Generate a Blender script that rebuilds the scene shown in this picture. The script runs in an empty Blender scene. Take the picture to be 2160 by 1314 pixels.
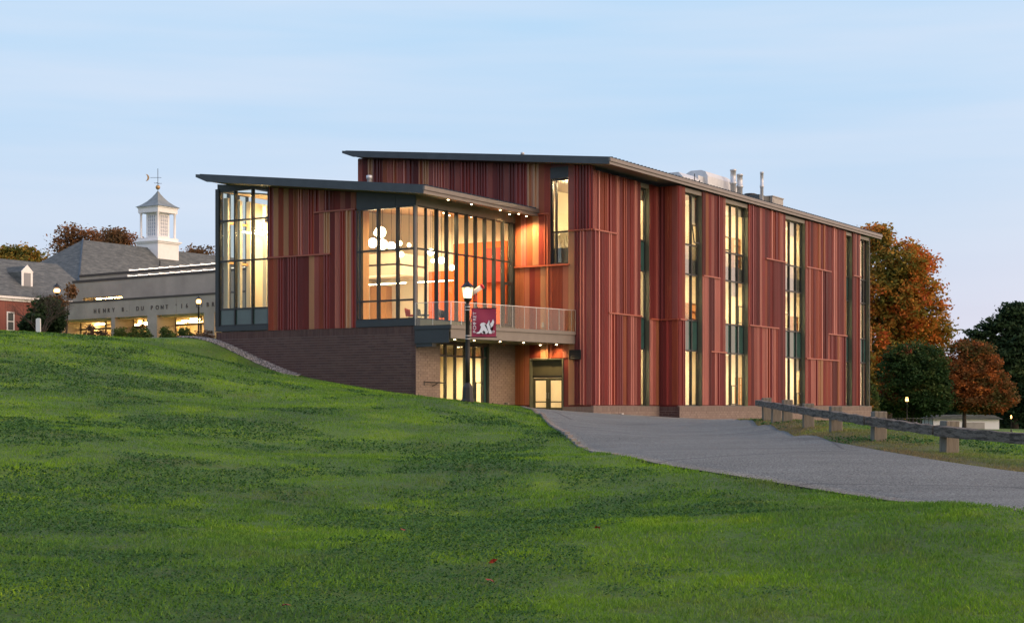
import bpy, math, random
import numpy as np
from mathutils import Vector, Matrix, Euler
R = math.radians
scene = bpy.context.scene
COL = scene.collection
rng = random.Random(7)
nrg = np.random.default_rng(11)

# ---------------------------------------------------------------- camera, sky, sun, exposure
EYE = 1.6                       # camera height; world z of every measured height is EYE + h
F = 3274.0                      # focal length in photo pixels (2160 wide)
HY = 857.0                      # horizon row in the photo
cam_d = bpy.data.cameras.new('camera'); cam = bpy.data.objects.new('camera', cam_d); COL.objects.link(cam)
cam.location = (0, 0, EYE); cam.rotation_euler = (R(90), 0, 0)
cam_d.sensor_width = 36; cam_d.lens = F / 2160 * 36; cam_d.shift_y = (HY - 657) / 2160
cam_d.clip_start = 0.1; cam_d.clip_end = 6000
scene.camera = cam

w = bpy.data.worlds.new('World'); scene.world = w; w.use_nodes = True
nt = w.node_tree; N = nt.nodes; L = nt.links
for n in list(N): N.remove(n)
out = N.new('ShaderNodeOutputWorld'); bg = N.new('ShaderNodeBackground'); L.new(bg.outputs[0], out.inputs[0])
SUN_AZ = Vector((0.93, -0.36, 0)).normalized()
SUN_EL = 16
sky = N.new('ShaderNodeTexSky'); sky.sky_type = 'NISHITA'; sky.sun_disc = False
sky.sun_elevation = R(SUN_EL); sky.sun_rotation = math.atan2(SUN_AZ.x, SUN_AZ.y)
sky.air_density = 1.0; sky.dust_density = 0.4; sky.ozone_density = 2.0
# twilight gradient: clear blue above, lavender and pink towards the horizon
tc = N.new('ShaderNodeTexCoord'); sx = N.new('ShaderNodeSeparateXYZ'); L.new(tc.outputs['Generated'], sx.inputs[0])
ramp = N.new('ShaderNodeValToRGB'); L.new(sx.outputs['Z'], ramp.inputs[0])
e = ramp.color_ramp.elements
e[0].position = 0.0; e[0].color = (0.68, 0.65, 0.78, 1)
e[1].position = 1.0; e[1].color = (0.18, 0.34, 0.70, 1)
for p, c in ((0.05, (0.67, 0.68, 0.82, 1)), (0.11, (0.60, 0.71, 0.87, 1)), (0.17, (0.52, 0.70, 0.905, 1)), (0.25, (0.425, 0.68, 0.93, 1)), (0.35, (0.39, 0.62, 0.90, 1)), (0.6, (0.30, 0.50, 0.82, 1))):
    q = e.new(p); q.color = c
# a warm glow round the sunset point
vd = N.new('ShaderNodeVectorMath'); vd.operation = 'DOT_PRODUCT'; L.new(tc.outputs['Generated'], vd.inputs[0]); vd.inputs[1].default_value = SUN_AZ
mg = N.new('ShaderNodeMapRange'); L.new(vd.outputs['Value'], mg.inputs[0]); mg.inputs[1].default_value = -0.25; mg.inputs[2].default_value = 1.0
mg.inputs[3].default_value = 0; mg.inputs[4].default_value = 1; mg.interpolation_type = 'SMOOTHERSTEP'
gl = N.new('ShaderNodeMix'); gl.data_type = 'RGBA'; gl.blend_type = 'MIX'
L.new(ramp.outputs[0], gl.inputs['A']); gl.inputs['B'].default_value = (2.7, 1.85, 1.35, 1)
mm = N.new('ShaderNodeMath'); mm.operation = 'MULTIPLY'; L.new(mg.outputs[0], mm.inputs[0]); mm.inputs[1].default_value = 0.75
L.new(mm.outputs[0], gl.inputs['Factor'])
# thin streaky cirrus
mp = N.new('ShaderNodeMapping'); L.new(tc.outputs['Generated'], mp.inputs[0]); mp.inputs['Scale'].default_value = (1.1, 1.1, 13); mp.inputs['Rotation'].default_value = (0.05, -0.04, 0)
nz = N.new('ShaderNodeTexNoise'); L.new(mp.outputs[0], nz.inputs['Vector']); nz.inputs['Scale'].default_value = 1.6; nz.inputs['Detail'].default_value = 4; nz.inputs['Roughness'].default_value = 0.5
mc = N.new('ShaderNodeMapRange'); L.new(nz.outputs[0], mc.inputs[0]); mc.inputs[1].default_value = 0.45; mc.inputs[2].default_value = 0.8; mc.inputs[4].default_value = 0.75
cl = N.new('ShaderNodeMix'); cl.data_type = 'RGBA'; L.new(mc.outputs[0], cl.inputs['Factor']); L.new(gl.outputs['Result'], cl.inputs['A']); cl.inputs['B'].default_value = (0.74, 0.79, 0.91, 1)
# the physical sky supplies the east-west tint, kept weak
sm = N.new('ShaderNodeMix'); sm.data_type = 'RGBA'; sm.blend_type = 'ADD'; sm.inputs['Factor'].default_value = 1
sc_ = N.new('ShaderNodeVectorMath'); sc_.operation = 'SCALE'; L.new(sky.outputs[0], sc_.inputs[0]); sc_.inputs['Scale'].default_value = 0.006
L.new(cl.outputs['Result'], sm.inputs['A']); L.new(sc_.outputs[0], sm.inputs['B'])
L.new(sm.outputs['Result'], bg.inputs['Color']); bg.inputs['Strength'].default_value = 1.0

sd = bpy.data.lights.new('sun', 'SUN'); sd.energy = 1.3; sd.angle = R(24); sd.color = (1.0, 0.76, 0.55)
sun = bpy.data.objects.new('sun', sd); COL.objects.link(sun)
sdir = Vector((SUN_AZ.x * math.cos(R(SUN_EL)), SUN_AZ.y * math.cos(R(SUN_EL)), math.sin(R(SUN_EL))))
sun.rotation_euler = (-sdir).to_track_quat('-Z', 'Y').to_euler()
scene.view_settings.view_transform = 'Standard'; scene.view_settings.look = 'None'
scene.view_settings.exposure = 0; scene.view_settings.gamma = 1
scene.cycles.use_denoising = True
scene.cycles.max_bounces = 8; scene.cycles.transparent_max_bounces = 24
scene.cycles.sample_clamp_indirect = 4.0
scene.cycles.caustics_reflective = False; scene.cycles.caustics_refractive = False

# ---------------------------------------------------------------- helpers
def at(px, py, d):
    """photo pixel at depth d (metres along the view) as a world point"""
    return Vector(((px - 1080) / F * d, d, EYE + (HY - py) / F * d))

class MB:
    def __init__(s): s.v = []; s.f = []; s.m = []; s.mi = 0
    def add(s, vs, fs):
        b = len(s.v); s.v += [tuple(p) for p in vs]
        for f in fs: s.f.append(tuple(b + i for i in f)); s.m.append(s.mi)
        return s
    def box(s, x0, x1, y0, y1, z0, z1):
        x0, x1 = min(x0, x1), max(x0, x1); y0, y1 = min(y0, y1), max(y0, y1); z0, z1 = min(z0, z1), max(z0, z1)
        return s.add([(x0,y0,z0),(x1,y0,z0),(x1,y1,z0),(x0,y1,z0),(x0,y0,z1),(x1,y0,z1),(x1,y1,z1),(x0,y1,z1)],
              [(0,3,2,1),(4,5,6,7),(0,1,5,4),(1,2,6,5),(2,3,7,6),(3,0,4,7)])
    def prism(s, poly, axis, a, b):
        """poly of 2-D points extruded along axis 0/1/2 from a to b"""
        def P(u, v, t): return ((t, u, v), (u, t, v), (u, v, t))[axis]
        n = len(poly); vs = [P(u, v, a) for u, v in poly] + [P(u, v, b) for u, v in poly]
        fs = [tuple(range(n))[::-1], tuple(range(n, 2*n))] + [(i, (i+1) % n, n+(i+1) % n, n+i) for i in range(n)]
        return s.add(vs, fs)
    def tube(s, pts, rad, seg=8, cap=True):
        pts = [Vector(p) for p in pts]
        if not isinstance(rad, (list, tuple)): rad = [rad]*len(pts)
        rings = []
        for i, p in enumerate(pts):
            d = (pts[min(i+1, len(pts)-1)] - pts[max(i-1, 0)]).normalized()
            a = d.orthogonal() if abs(d.z) < .95 else Vector((1, 0, 0)); a = (a - d*a.dot(d)).normalized(); b = d.cross(a)
            rings.append([p + (a*math.cos(2*math.pi*k/seg) + b*math.sin(2*math.pi*k/seg))*rad[i] for k in range(seg)])
        vs = [q for r in rings for q in r]
        fs = [(i*seg+k, i*seg+(k+1) % seg, (i+1)*seg+(k+1) % seg, (i+1)*seg+k) for i in range(len(pts)-1) for k in range(seg)]
        if cap: fs += [tuple(range(seg))[::-1], tuple((len(pts)-1)*seg + k for k in range(seg))]
        return s.add(vs, fs)
    def lathe(s, prof, seg=12, c=(0, 0, 0), rot=0):
        """profile of (radius, z)"""
        vs = [(c[0]+r*math.cos(2*math.pi*k/seg+rot), c[1]+r*math.sin(2*math.pi*k/seg+rot), c[2]+z) for r, z in prof for k in range(seg)]
        n = len(prof)
        fs = [(i*seg+k, i*seg+(k+1) % seg, (i+1)*seg+(k+1) % seg, (i+1)*seg+k) for i in range(n-1) for k in range(seg)]
        fs += [tuple(range(seg))[::-1], tuple((n-1)*seg + k for k in range(seg))]
        return s.add(vs, fs)
    def mesh(s, name):
        me = bpy.data.meshes.new(name); me.from_pydata(s.v, [], s.f); me.update(); return me
    def build(s, name, mat=None, parent=None, smooth=False):
        me = s.mesh(name)
        if mat is not None:
            for m in (mat if isinstance(mat, (list, tuple)) else [mat]): me.materials.append(m)
            if isinstance(mat, (list, tuple)): me.polygons.foreach_set('material_index', s.m)
        if smooth: me.polygons.foreach_set('use_smooth', [True]*len(me.polygons))
        return link(name, me, parent)
def link(name, me, parent=None):
    o = bpy.data.objects.new(name, me); COL.objects.link(o); o.parent = parent; return o
def empty(name, loc=(0,0,0), rz=0, parent=None):
    o = bpy.data.objects.new(name, None); COL.objects.link(o); o.location = loc; o.rotation_euler = (0,0,rz); o.parent = parent; o.empty_display_size = .3; return o
def tag(o, label=None, cat=None, group=None, kind=None):
    if label: o['label'] = label
    if cat: o['category'] = cat
    if group: o['group'] = group
    if kind: o['kind'] = kind
    return o
def copy_tree(o, parent=None):
    c = o.copy(); COL.objects.link(c); c.parent = parent
    for ch in o.children: copy_tree(ch, c)
    return c
def npmesh(name, V, T, mat, attrs=None, smooth=False):
    me = bpy.data.meshes.new(name); n, k = T.shape
    me.vertices.add(len(V)); me.vertices.foreach_set('co', np.ascontiguousarray(V, np.float32).ravel())
    me.loops.add(n*k); me.loops.foreach_set('vertex_index', np.ascontiguousarray(T, np.int32).ravel())
    me.polygons.add(n); me.polygons.foreach_set('loop_start', np.arange(n, dtype=np.int32)*k)
    if smooth: me.polygons.foreach_set('use_smooth', np.ones(n, bool))
    me.update(calc_edges=True)
    for a, d in (attrs or {}).items():
        at_ = me.attributes.new(a, 'FLOAT', 'POINT'); at_.data.foreach_set('value', np.ascontiguousarray(d, np.float32))
    me.materials.append(mat); return me

# ---------------------------------------------------------------- materials
class Mat:
    def __init__(s, name, col=(.5,.5,.5), rough=.7, metal=0, spec=.5):
        s.m = bpy.data.materials.new(name); s.m.use_nodes = True; s.n = s.m.node_tree.nodes; s.l = s.m.node_tree.links
        s.b = s.n['Principled BSDF']; s.b.inputs['Base Color'].default_value = (*col, 1); s.b.inputs['Roughness'].default_value = rough
        s.b.inputs['Metallic'].default_value = metal; s.b.inputs['Specular IOR Level'].default_value = spec
        s.col = col
    def coord(s, kind='Object', scale=(1,1,1)):
        t = s.n.new('ShaderNodeTexCoord'); m = s.n.new('ShaderNodeMapping'); s.l.new(t.outputs[kind], m.inputs[0]); m.inputs['Scale'].default_value = scale; return m.outputs[0]
    def pos(s, scale=(1,1,1)):
        t = s.n.new('ShaderNodeNewGeometry'); m = s.n.new('ShaderNodeMapping'); s.l.new(t.outputs['Position'], m.inputs[0]); m.inputs['Scale'].default_value = scale; return m.outputs[0]
    def noise(s, vec, scale, detail=4, rough=.55):
        n = s.n.new('ShaderNodeTexNoise'); s.l.new(vec, n.inputs['Vector']); n.inputs['Scale'].default_value = scale; n.inputs['Detail'].default_value = detail; n.inputs['Roughness'].default_value = rough; return n.outputs[0]
    def ramp(s, fac, stops):
        r = s.n.new('ShaderNodeValToRGB'); s.l.new(fac, r.inputs[0]); e = r.color_ramp.elements
        e[0].position, e[0].color = stops[0][0], (*stops[0][1], 1); e[1].position, e[1].color = stops[-1][0], (*stops[-1][1], 1)
        for p, c in stops[1:-1]: q = e.new(p); q.color = (*c, 1)
        return r.outputs[0]
    def mix(s, fac, a, b, mode='MIX'):
        m = s.n.new('ShaderNodeMix'); m.data_type = 'RGBA'; m.blend_type = mode
        for v, i in ((fac, 'Factor'), (a, 'A'), (b, 'B')):
            if isinstance(v, (int, float)): m.inputs[i].default_value = v
            elif isinstance(v, tuple): m.inputs[i].default_value = (*v, 1)
            else: s.l.new(v, m.inputs[i])
        return m.outputs['Result']
    def color(s, sock): s.l.new(sock, s.b.inputs['Base Color']); return s
    def bump(s, h, strength=.3, dist=.01):
        b = s.n.new('ShaderNodeBump'); s.l.new(h, b.inputs['Height']); b.inputs['Strength'].default_value = strength; b.inputs['Distance'].default_value = dist
        s.l.new(b.outputs[0], s.b.inputs['Normal']); return s
    def mottle(s, scale=2, amt=.25, detail=5, kind='pos', sc=(1,1,1)):
        v = s.pos(sc) if kind == 'pos' else s.coord('Object', sc)
        f = s.noise(v, scale, detail)
        c = s.col; lo = tuple(x*(1-amt) for x in c); hi = tuple(x*(1+amt) for x in c)
        s.color(s.ramp(f, [(.3, lo), (.7, hi)])); return s
    def attr(s, name):
        a = s.n.new('ShaderNodeAttribute'); a.attribute_name = name; return a.outputs['Fac']
def emit(name, col, strength):
    m = bpy.data.materials.new(name); m.use_nodes = True; n = m.node_tree.nodes; b = n['Principled BSDF']
    b.inputs['Base Color'].default_value = (*[min(1, c) for c in col], 1); b.inputs['Emission Color'].default_value = (*col, 1); b.inputs['Emission Strength'].default_value = strength
    return m
def glass(name, tint=(.86,.9,.88), base=.07, rough=.0, k=1.0):
    m = bpy.data.materials.new(name); m.use_nodes = True; n = m.node_tree.nodes; l = m.node_tree.links
    for x in list(n): n.remove(x)
    o = n.new('ShaderNodeOutputMaterial'); t = n.new('ShaderNodeBsdfTransparent'); t.inputs[0].default_value = (*tint, 1)
    g = n.new('ShaderNodeBsdfGlossy'); g.inputs['Roughness'].default_value = rough; g.inputs['Color'].default_value = (1,1,1,1)
    lw_ = n.new('ShaderNodeLayerWeight'); lw_.inputs['Blend'].default_value = .5
    f = n.new('ShaderNodeMath'); f.operation = 'POWER'; l.new(lw_.outputs['Facing'], f.inputs[0]); f.inputs[1].default_value = 4.5
    a = n.new('ShaderNodeMath'); a.operation = 'MULTIPLY_ADD'; l.new(f.outputs[0], a.inputs[0]); a.inputs[1].default_value = k; a.inputs[2].default_value = base; a.use_clamp = True
    mx = n.new('ShaderNodeMixShader'); l.new(a.outputs[0], mx.inputs[0]); l.new(t.outputs[0], mx.inputs[1]); l.new(g.outputs[0], mx.inputs[2]); l.new(mx.outputs[0], o.inputs[0])
    return m
M = {}
def mk(key, *a, **k): m = Mat(key, *a, **k); M[key] = m.m; return m
def panel_mat(key, c, rough=.42):
    m = mk(key, c, rough, 0, .45)
    v = m.pos((1, 1, .15)); f = m.noise(v, 1.3, 4)
    m.color(m.ramp(f, [(.3, tuple(x*.86 for x in c)), (.7, tuple(min(1, x*1.12) for x in c))]))
    m.bump(m.noise(m.pos((1,1,.4)), 3, 2), .08, .01)
panel_mat('maroon metal', (.215, .041, .037)); panel_mat('dark maroon metal', (.155, .033, .032)); panel_mat('red metal', (.30, .052, .044))
panel_mat('rust metal', (.34, .085, .048)); panel_mat('tan metal', (.50, .28, .16)); panel_mat('mauve metal', (.24, .060, .060)); panel_mat('copper metal', (.42, .16, .075)); panel_mat('rib highlight metal', (.55, .215, .17))
mk('roof metal', (.055, .065, .075), .4, .3).mottle(1.5, .15)
mk('fascia metal', (.20, .175, .16), .4, .3).mottle(1.5, .1)
mk('dark fascia', (.030, .036, .042), .45).mottle(1.2, .15)
mk('soffit metal', (.16, .135, .10), .55).mottle(2, .1)
mk('taupe metal', (.20, .175, .15), .5).mottle(1.5, .1)
mk('dark frame', (.022, .025, .027), .4)
mk('jamb green', (.11, .12, .085), .45).mottle(1.5, .12)
mk('door olive', (.075, .075, .048), .5).mottle(2, .1)
M['pane'] = glass('pane', (.93, .94, .91), .025, 0, .8)
M['tinted pane'] = glass('tinted pane', (.80, .85, .80), .06, 0, 1.0)
M['pale pane'] = glass('pale pane', (.62, .64, .63), .13, .03, .9)
M['guard glass'] = glass('guard glass', (.90, .93, .91), .03, 0, .7)
mk('green spandrel', (.030, .075, .068), .12, 0, .8).mottle(.8, .2)
mk('grey spandrel', (.34, .35, .34), .12, 0, .8)
mk('cream wall', (.80, .71, .53), .8).mottle(.8, .05)
mk('white wall', (.80, .74, .62), .8)
mk('orange wall', (.80, .14, .035), .7).mottle(.6, .06)
mk('deep red wall', (.45, .05, .03), .7)
mk('wood', (.55, .28, .09), .5).mottle(3, .2, 5, 'pos', (1, 1, .2))
mk('wood ceiling', (.66, .45, .25), .5).mottle(2, .15, 4, 'pos', (1, .3, 1))
mk('room floor', (.25, .20, .15), .5)
mk('dark thing', (.02, .02, .022), .6)
M['strip light'] = emit('strip light', (1, .82, .50), 40.0)
M['room light'] = emit('room light', (1, .78, .46), 170.0)
M['globe light'] = emit('globe light', (1, .80, .50), 20.0)
M['down light'] = emit('down light', (1, .76, .42), 25.0)
M['lantern light'] = emit('lantern light', (1, .78, .45), 14.0)
M['far lantern light'] = emit('far lantern light', (1, .50, .14), 7.0)
M['library light'] = emit('library light', (1, .64, .24), 110.0)
M['skylight glow'] = emit('skylight glow', (1, .90, .76), 1.5)
mk('galvanised', (.62, .64, .66), .42, .25).mottle(3, .06)
mk('unit grey', (.36, .34, .31), .5).mottle(2, .1)
mk('unit dark', (.07, .08, .08), .5)
mk('concrete', (.42, .36, .29), .85).mottle(.5, .16, 8)
mk('coping', (.075, .06, .05), .7)
mk('cupola white', (.88, .87, .86), .55).mottle(2, .04)
mk('lead roof', (.22, .25, .25), .5).mottle(1.2, .2)
mk('gold leaf', (.50, .30, .12), .4, .5)
mk('white paint', (.78, .78, .76), .5)
mk('pole black', (.012, .011, .012), .45).mottle(6, .3)
mk('banner', (.27, .016, .062), .55)
mk('banner print', (.72, .76, .85), .6)
mk('leaf red', (.30, .03, .02), .7)
mk('steel', (.5, .5, .5), .35, .8)
mk('kerb stone', (.27, .235, .205), .9).mottle(5, .3)
m = mk('gravel stone', (.34, .31, .28), .9); m.color(m.ramp(m.attr('rnd'), [(0, (.08,.075,.07)), (.5, (.24,.225,.21)), (1, (.50,.47,.44))]))
def brick_mat(key, cols, bh):
    m = mk(key, cols[0], .85)
    oi = m.n.new('ShaderNodeObjectInfo'); g = m.n.new('ShaderNodeNewGeometry')
    v = m.pos((1/.42, 1/.42, 1/bh)); nz_ = m.noise(v, 1.0, 1)
    wn = m.n.new('ShaderNodeTexWhiteNoise'); sn = m.n.new('ShaderNodeVectorMath'); sn.operation = 'ADD'
    m.l.new(g.outputs['Random Per Island'], wn.inputs['Vector'])
    ad = m.n.new('ShaderNodeMath'); ad.operation = 'ADD'; m.l.new(g.outputs['Random Per Island'], ad.inputs[0]); m.l.new(oi.outputs['Random'], ad.inputs[1])
    fr = m.n.new('ShaderNodeMath'); fr.operation = 'FRACT'; m.l.new(ad.outputs[0], fr.inputs[0])
    c = m.ramp(fr.outputs[0], [(0, cols[0]), (.5, cols[1]), (1, cols[2])])
    m.color(m.mix(m.noise(m.pos(), 9, 4), c, tuple(x*.7 for x in cols[1])))
    m.bump(m.noise(m.pos(), 60, 3), .3, .004)
brick_mat('shaded brick', [(.075,.044,.046), (.115,.062,.056), (.145,.090,.080)], .17)  # dark copy of the one brick, shade put into its colour
mk('brick mortar', (.26, .22, .20), .95)
brick_mat('lit brick', [(.22,.165,.14), (.26,.20,.17), (.30,.235,.20)], .17)  # pale copy of that brick, sunset glow put into its colour
mk('lit brick mortar', (.17, .135, .12), .95)
# slate shingles
m = mk('slate', (.13,.145,.155), .8)
f = m.noise(m.pos((.9, .9, 4.5)), 1.3, 6, .7)
m.color(m.ramp(f, [(.3, (.055,.062,.060)), (.5, (.105,.115,.110)), (.72, (.19,.20,.185))])); m.bump(f, .5, .05)
# far red brick, individual bricks far below a pixel
m = mk('far brick', (.30,.10,.075), .9)
b_ = m.n.new('ShaderNodeTexBrick'); m.l.new(m.coord('Object', (1,1,1)), b_.inputs['Vector']); b_.inputs['Scale'].default_value = 4
b_.inputs['Color1'].default_value = (.30,.095,.07,1); b_.inputs['Color2'].default_value = (.23,.075,.06,1); b_.inputs['Mortar'].default_value = (.36,.24,.2,1); b_.inputs['Mortar Size'].default_value = .02
m.color(b_.outputs[0])
# asphalt
m = mk('asphalt', (.16,.16,.165), .92)
f1 = m.noise(m.pos(), 32, 2, .8); f2 = m.noise(m.pos((1, 2.2, 1)), .35, 5, .6); f3 = m.noise(m.pos(), 140, 2, .9)
c = m.ramp(f2, [(.3, (.108,.113,.103)), (.55, (.145,.152,.139)), (.75, (.175,.183,.168))])
c = m.mix(1, c, m.ramp(f1, [(.36, (.12,.12,.12)), (.5,(.5,.5,.5)), (.64, (.9,.9,.9))]), 'OVERLAY')
c = m.mix(.5, c, m.ramp(f3, [(.35, (.2,.2,.2)), (.65, (.8,.8,.8))]), 'OVERLAY')
vc = m.n.new('ShaderNodeTexVoronoi'); vc.feature = 'DISTANCE_TO_EDGE'; m.l.new(m.mix(.25, m.pos((1,1,1)), m.n.new('ShaderNodeTexNoise').outputs[1]), vc.inputs['Vector']); vc.inputs['Scale'].default_value = .16
c = m.mix(m.ramp(vc.outputs['Distance'], [(0, (1,1,1)), (.006, (0,0,0))]), c, (.05,.05,.05))
m.color(c); m.bump(f1, .5, .01)
# weathered timber
m = mk('timber', (.09,.075,.062), .9)
f = m.noise(m.coord('Object', (1.2, 4, 6)), 2.4, 7, .75)
m.color(m.ramp(f, [(.34, (.018,.014,.012)), (.46, (.085,.068,.052)), (.56, (.20,.165,.13)), (.68, (.035,.028,.022))])); m.bump(f, .9, .03)
m = mk('post timber', (.24,.19,.13), .9)
f = m.noise(m.coord('Object', (7, 7, 1)), 2.5, 5, .65)
m.color(m.ramp(f, [(.3, (.12,.105,.08)), (.6, (.22,.19,.145)), (.8, (.13,.11,.09))])); m.bump(f, .7, .02)

# grass blades and soil share the same patch pattern (world position)
def lawn_color(m, k=1.0):
    C_ = lambda r, g, b: (r*k, g*k, b*k)
    a = m.noise(m.pos((1, .8, 0)), .13, 3, .5); b2 = m.noise(m.pos((1, .75, 0)), .42, 4, .6); c2 = m.noise(m.pos((1,1,0)), 2.2, 4, .65)
    g1 = m.ramp(a, [(.36, C_(.045,.095,.022)), (.5, C_(.075,.150,.016)), (.62, C_(.125,.215,.010))])
    g2 = m.ramp(b2, [(.30, C_(.085,.105,.035)), (.42, C_(.055,.115,.026)), (.55, C_(.070,.150,.014)), (.68, C_(.160,.250,.010))])
    c = m.mix(.55, g1, g2)
    c = m.mix(m.ramp(c2, [(.52, (0,0,0)), (.8, (.35,.35,.35))]), c, C_(.15,.135,.05))
    n2 = m.noise(m.pos((1,1,0)), 1.1, 3, .6)
    dm = m.n.new('ShaderNodeMath'); dm.operation = 'MULTIPLY'; m.l.new(m.attr('dry'), dm.inputs[0]); m.l.new(m.ramp(n2, [(.3, (.5,.5,.5)), (.6, (1,1,1))]), dm.inputs[1])
    return m.mix(dm.outputs[0], c, C_(.135,.105,.055))
m = mk('lawn ground', (.05,.08,.02), .95)
f = m.noise(m.pos((1,1,1)), 7, 5, .75)
cc = lawn_color(m, 1.25)
m.color(m.mix(m.ramp(f, [(.38, (.75,.75,.75)), (.62, (0,0,0))]), cc, m.mix(.5, cc, (.012,.020,.008)))); m.bump(m.noise(m.pos(), 12, 5, .8), 1.0, .06)
def blade_mat(key, clover=False):
    m = mk(key, (.08,.14,.03), .7, 0, .12)
    r = m.attr('rnd')
    if clover:
        c = m.ramp(r, [(0, (.030,.085,.022)), (.5, (.055,.135,.034)), (1, (.09,.20,.055))])
    else:
        c = lawn_color(m, 1.88)
        c = m.mix(.55, c, m.ramp(r, [(0, (.25,.25,.25)), (.5, (.5,.5,.5)), (.93, (.68,.66,.55)), (1, (1,.8,.65))]), 'OVERLAY')
    m.color(c)
    tr = m.n.new('ShaderNodeBsdfTranslucent'); m.l.new(c, tr.inputs[0]); mx = m.n.new('ShaderNodeMixShader'); mx.inputs[0].default_value = .3
    o = m.n['Material Output']; m.l.new(m.b.outputs[0], mx.inputs[1]); m.l.new(tr.outputs[0], mx.inputs[2]); m.l.new(mx.outputs[0], o.inputs[0])
blade_mat('grass blade'); blade_mat('clover leaf', True)
def leaf_mat(key, stops, scale=.35, mixn=.5):
    m = mk(key, stops[0][1], .7, 0, .15)
    f = m.noise(m.pos(), scale, 3, .6); r = m.attr('clump')
    md = m.n.new('ShaderNodeMath'); md.operation = 'MULTIPLY_ADD'; m.l.new(r, md.inputs[0]); md.inputs[1].default_value = mixn; 
    ms = m.n.new('ShaderNodeMath'); ms.operation = 'MULTIPLY_ADD'; m.l.new(f, ms.inputs[0]); ms.inputs[1].default_value = 1.6; ms.inputs[2].default_value = -.3 - mixn/2
    m.l.new(ms.outputs[0], md.inputs[2])
    c = m.ramp(md.outputs[0], stops)
    c = m.mix(.5, c, m.ramp(m.attr('rnd'), [(0, (.22,.22,.22)), (1, (.75,.75,.75))]), 'OVERLAY')
    m.color(c)
    tr = m.n.new('ShaderNodeBsdfTranslucent'); m.l.new(c, tr.inputs[0]); mx = m.n.new('ShaderNodeMixShader'); mx.inputs[0].default_value = .3
    o = m.n['Material Output']; m.l.new(m.b.outputs[0], mx.inputs[1]); m.l.new(tr.outputs[0], mx.inputs[2]); m.l.new(mx.outputs[0], o.inputs[0])
leaf_mat('maple leaves', [(0, (.09,.12,.032)), (.3, (.20,.18,.036)), (.48, (.38,.24,.042)), (.62, (.56,.23,.040)), (.8, (.70,.19,.040)), (1, (.55,.13,.06))], .20)
leaf_mat('green leaves', [(0, (.018,.042,.016)), (.45, (.032,.075,.022)), (.72, (.07,.10,.025)), (.86, (.20,.07,.03)), (1, (.34,.045,.03))], .25)
leaf_mat('russet leaves', [(0, (.06,.085,.026)), (.3, (.13,.10,.03)), (.52, (.24,.10,.035)), (.72, (.40,.12,.03)), (1, (.60,.22,.035))], .3)
leaf_mat('dark leaves', [(0, (.014,.032,.016)), (.5, (.030,.062,.026)), (1, (.065,.10,.036))], .3)
leaf_mat('autumn leaves', [(0, (0.081,0.069,0.032)), (.5, (0.230,0.126,0.058)), (1, (0.436,0.173,0.069))], .3)
leaf_mat('shrub leaves', [(0, (0.038,0.075,0.021)), (.5, (0.090,0.150,0.038)), (1, (0.180,0.150,0.045))], .8)
leaf_mat('bare twigs', [(0, (0.075,0.060,0.045)), (.5, (0.135,0.098,0.068)), (1, (0.210,0.112,0.075))], .8)
mk('bark', (.055,.042,.033), .9).mottle(3, .4)

# ---------------------------------------------------------------- terrain
CP = [ # photo px, py, depth  -> ground heights
 (0,1314,10.4),(540,1314,10.9),(1080,1314,11.1),(1600,1314,11.8),(2160,1314,12.2),
 (0,1100,17),(0,900,30),(0,778,50),(0,703,70),(200,710,72),(-400,690,70),(-400,900,30),
 (540,1100,19),(540,950,32),(540,850,50),(430,757,67),(540,785,66),(640,797,70),
 (990,1100,20.5),(990,950,36),(990,880,46),(990,848,52),(820,870,45),(820,832,62),
 (1600,1100,17.5),(1560,1011,24),(1400,985,26.5),(1275,960,30),(1190,918,38),(1150,885,50),(1120,868,60),
 (2160,1077,17.5),(2003,1066,19),(1773,1038,22),(1986,975.5,27.0),(1864,954,30.5),(1752,934,35),(1642,910,43),(1566,889,54),
 (2160,1001,24.5),(2003,955,31),(1854,929,34.5),(1763,911,38.5),(1705,898,42.5),(1661,889,46.5),(1619,884,52),(1700,922,39),(1670,916,41.3),(1618,901,47),(1597,894,51),(1572,890,56),(1550,889,62),(1612,885,59),(1590,887,62),
 (2400,1140,16),(2400,1000,26),(2500,940,45),
 (1150,869,84),(1250,873,84),(1390,880,90.8),(1500,886,93.7),(1600,890,103),(1700,897,108),(1830,902,118),
 (1400,884,70),(1300,900,55),
 (2100,925,75),(1950,918,90),(2160,918,110),(1913,912,150),(2030,905,165),(2133,905,170),(2160,908,230),(1913,907,230),(1850,917,43),(1850,912,60),(1850,906,90),(2000,935,43),(2000,925,60),(1750,903,55),(1740,899,75),(2150,950,43),(2150,932,60),(2000,912,130),(0,705,84),(200,712,86),(-300,700,84),
]
pts = []
for px, py, d in CP:
    p = at(px, py, d); pts.append((p.x, p.y, p.z))
U = Vector((.5307, .8476, 0)); V_ = Vector((-.8476, .5307, 0)); C0 = Vector((4.36, 84, 0))
def bw(x, y, z=0): return C0 + U*x + V_*y + Vector((0, 0, EYE + z))
for x, y, h in ((-9.52,4.93,.45),(-9.52,7,.78),(-9.52,9.5,1.15),(-9.52,12.6,1.72),(-9.52,15.7,2.75),(-9.52,18.3,3.62),(-4,4.93,.0),(0,3,-.30),(-2,2,-.25),(-9.5,1.5,.15),
                (-11.5,7,.70),(-11.5,9.5,1.05),(-11.5,12.6,1.55),(-11.5,15.7,2.5),(-11.5,18.3,3.45),(0,10,2),(0,16,3.5),(-9.52,24,3.70),(10,14,1.0),(40,14,-1.2)):
    p = bw(x, y, h); pts.append((p.x, p.y, p.z))
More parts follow.
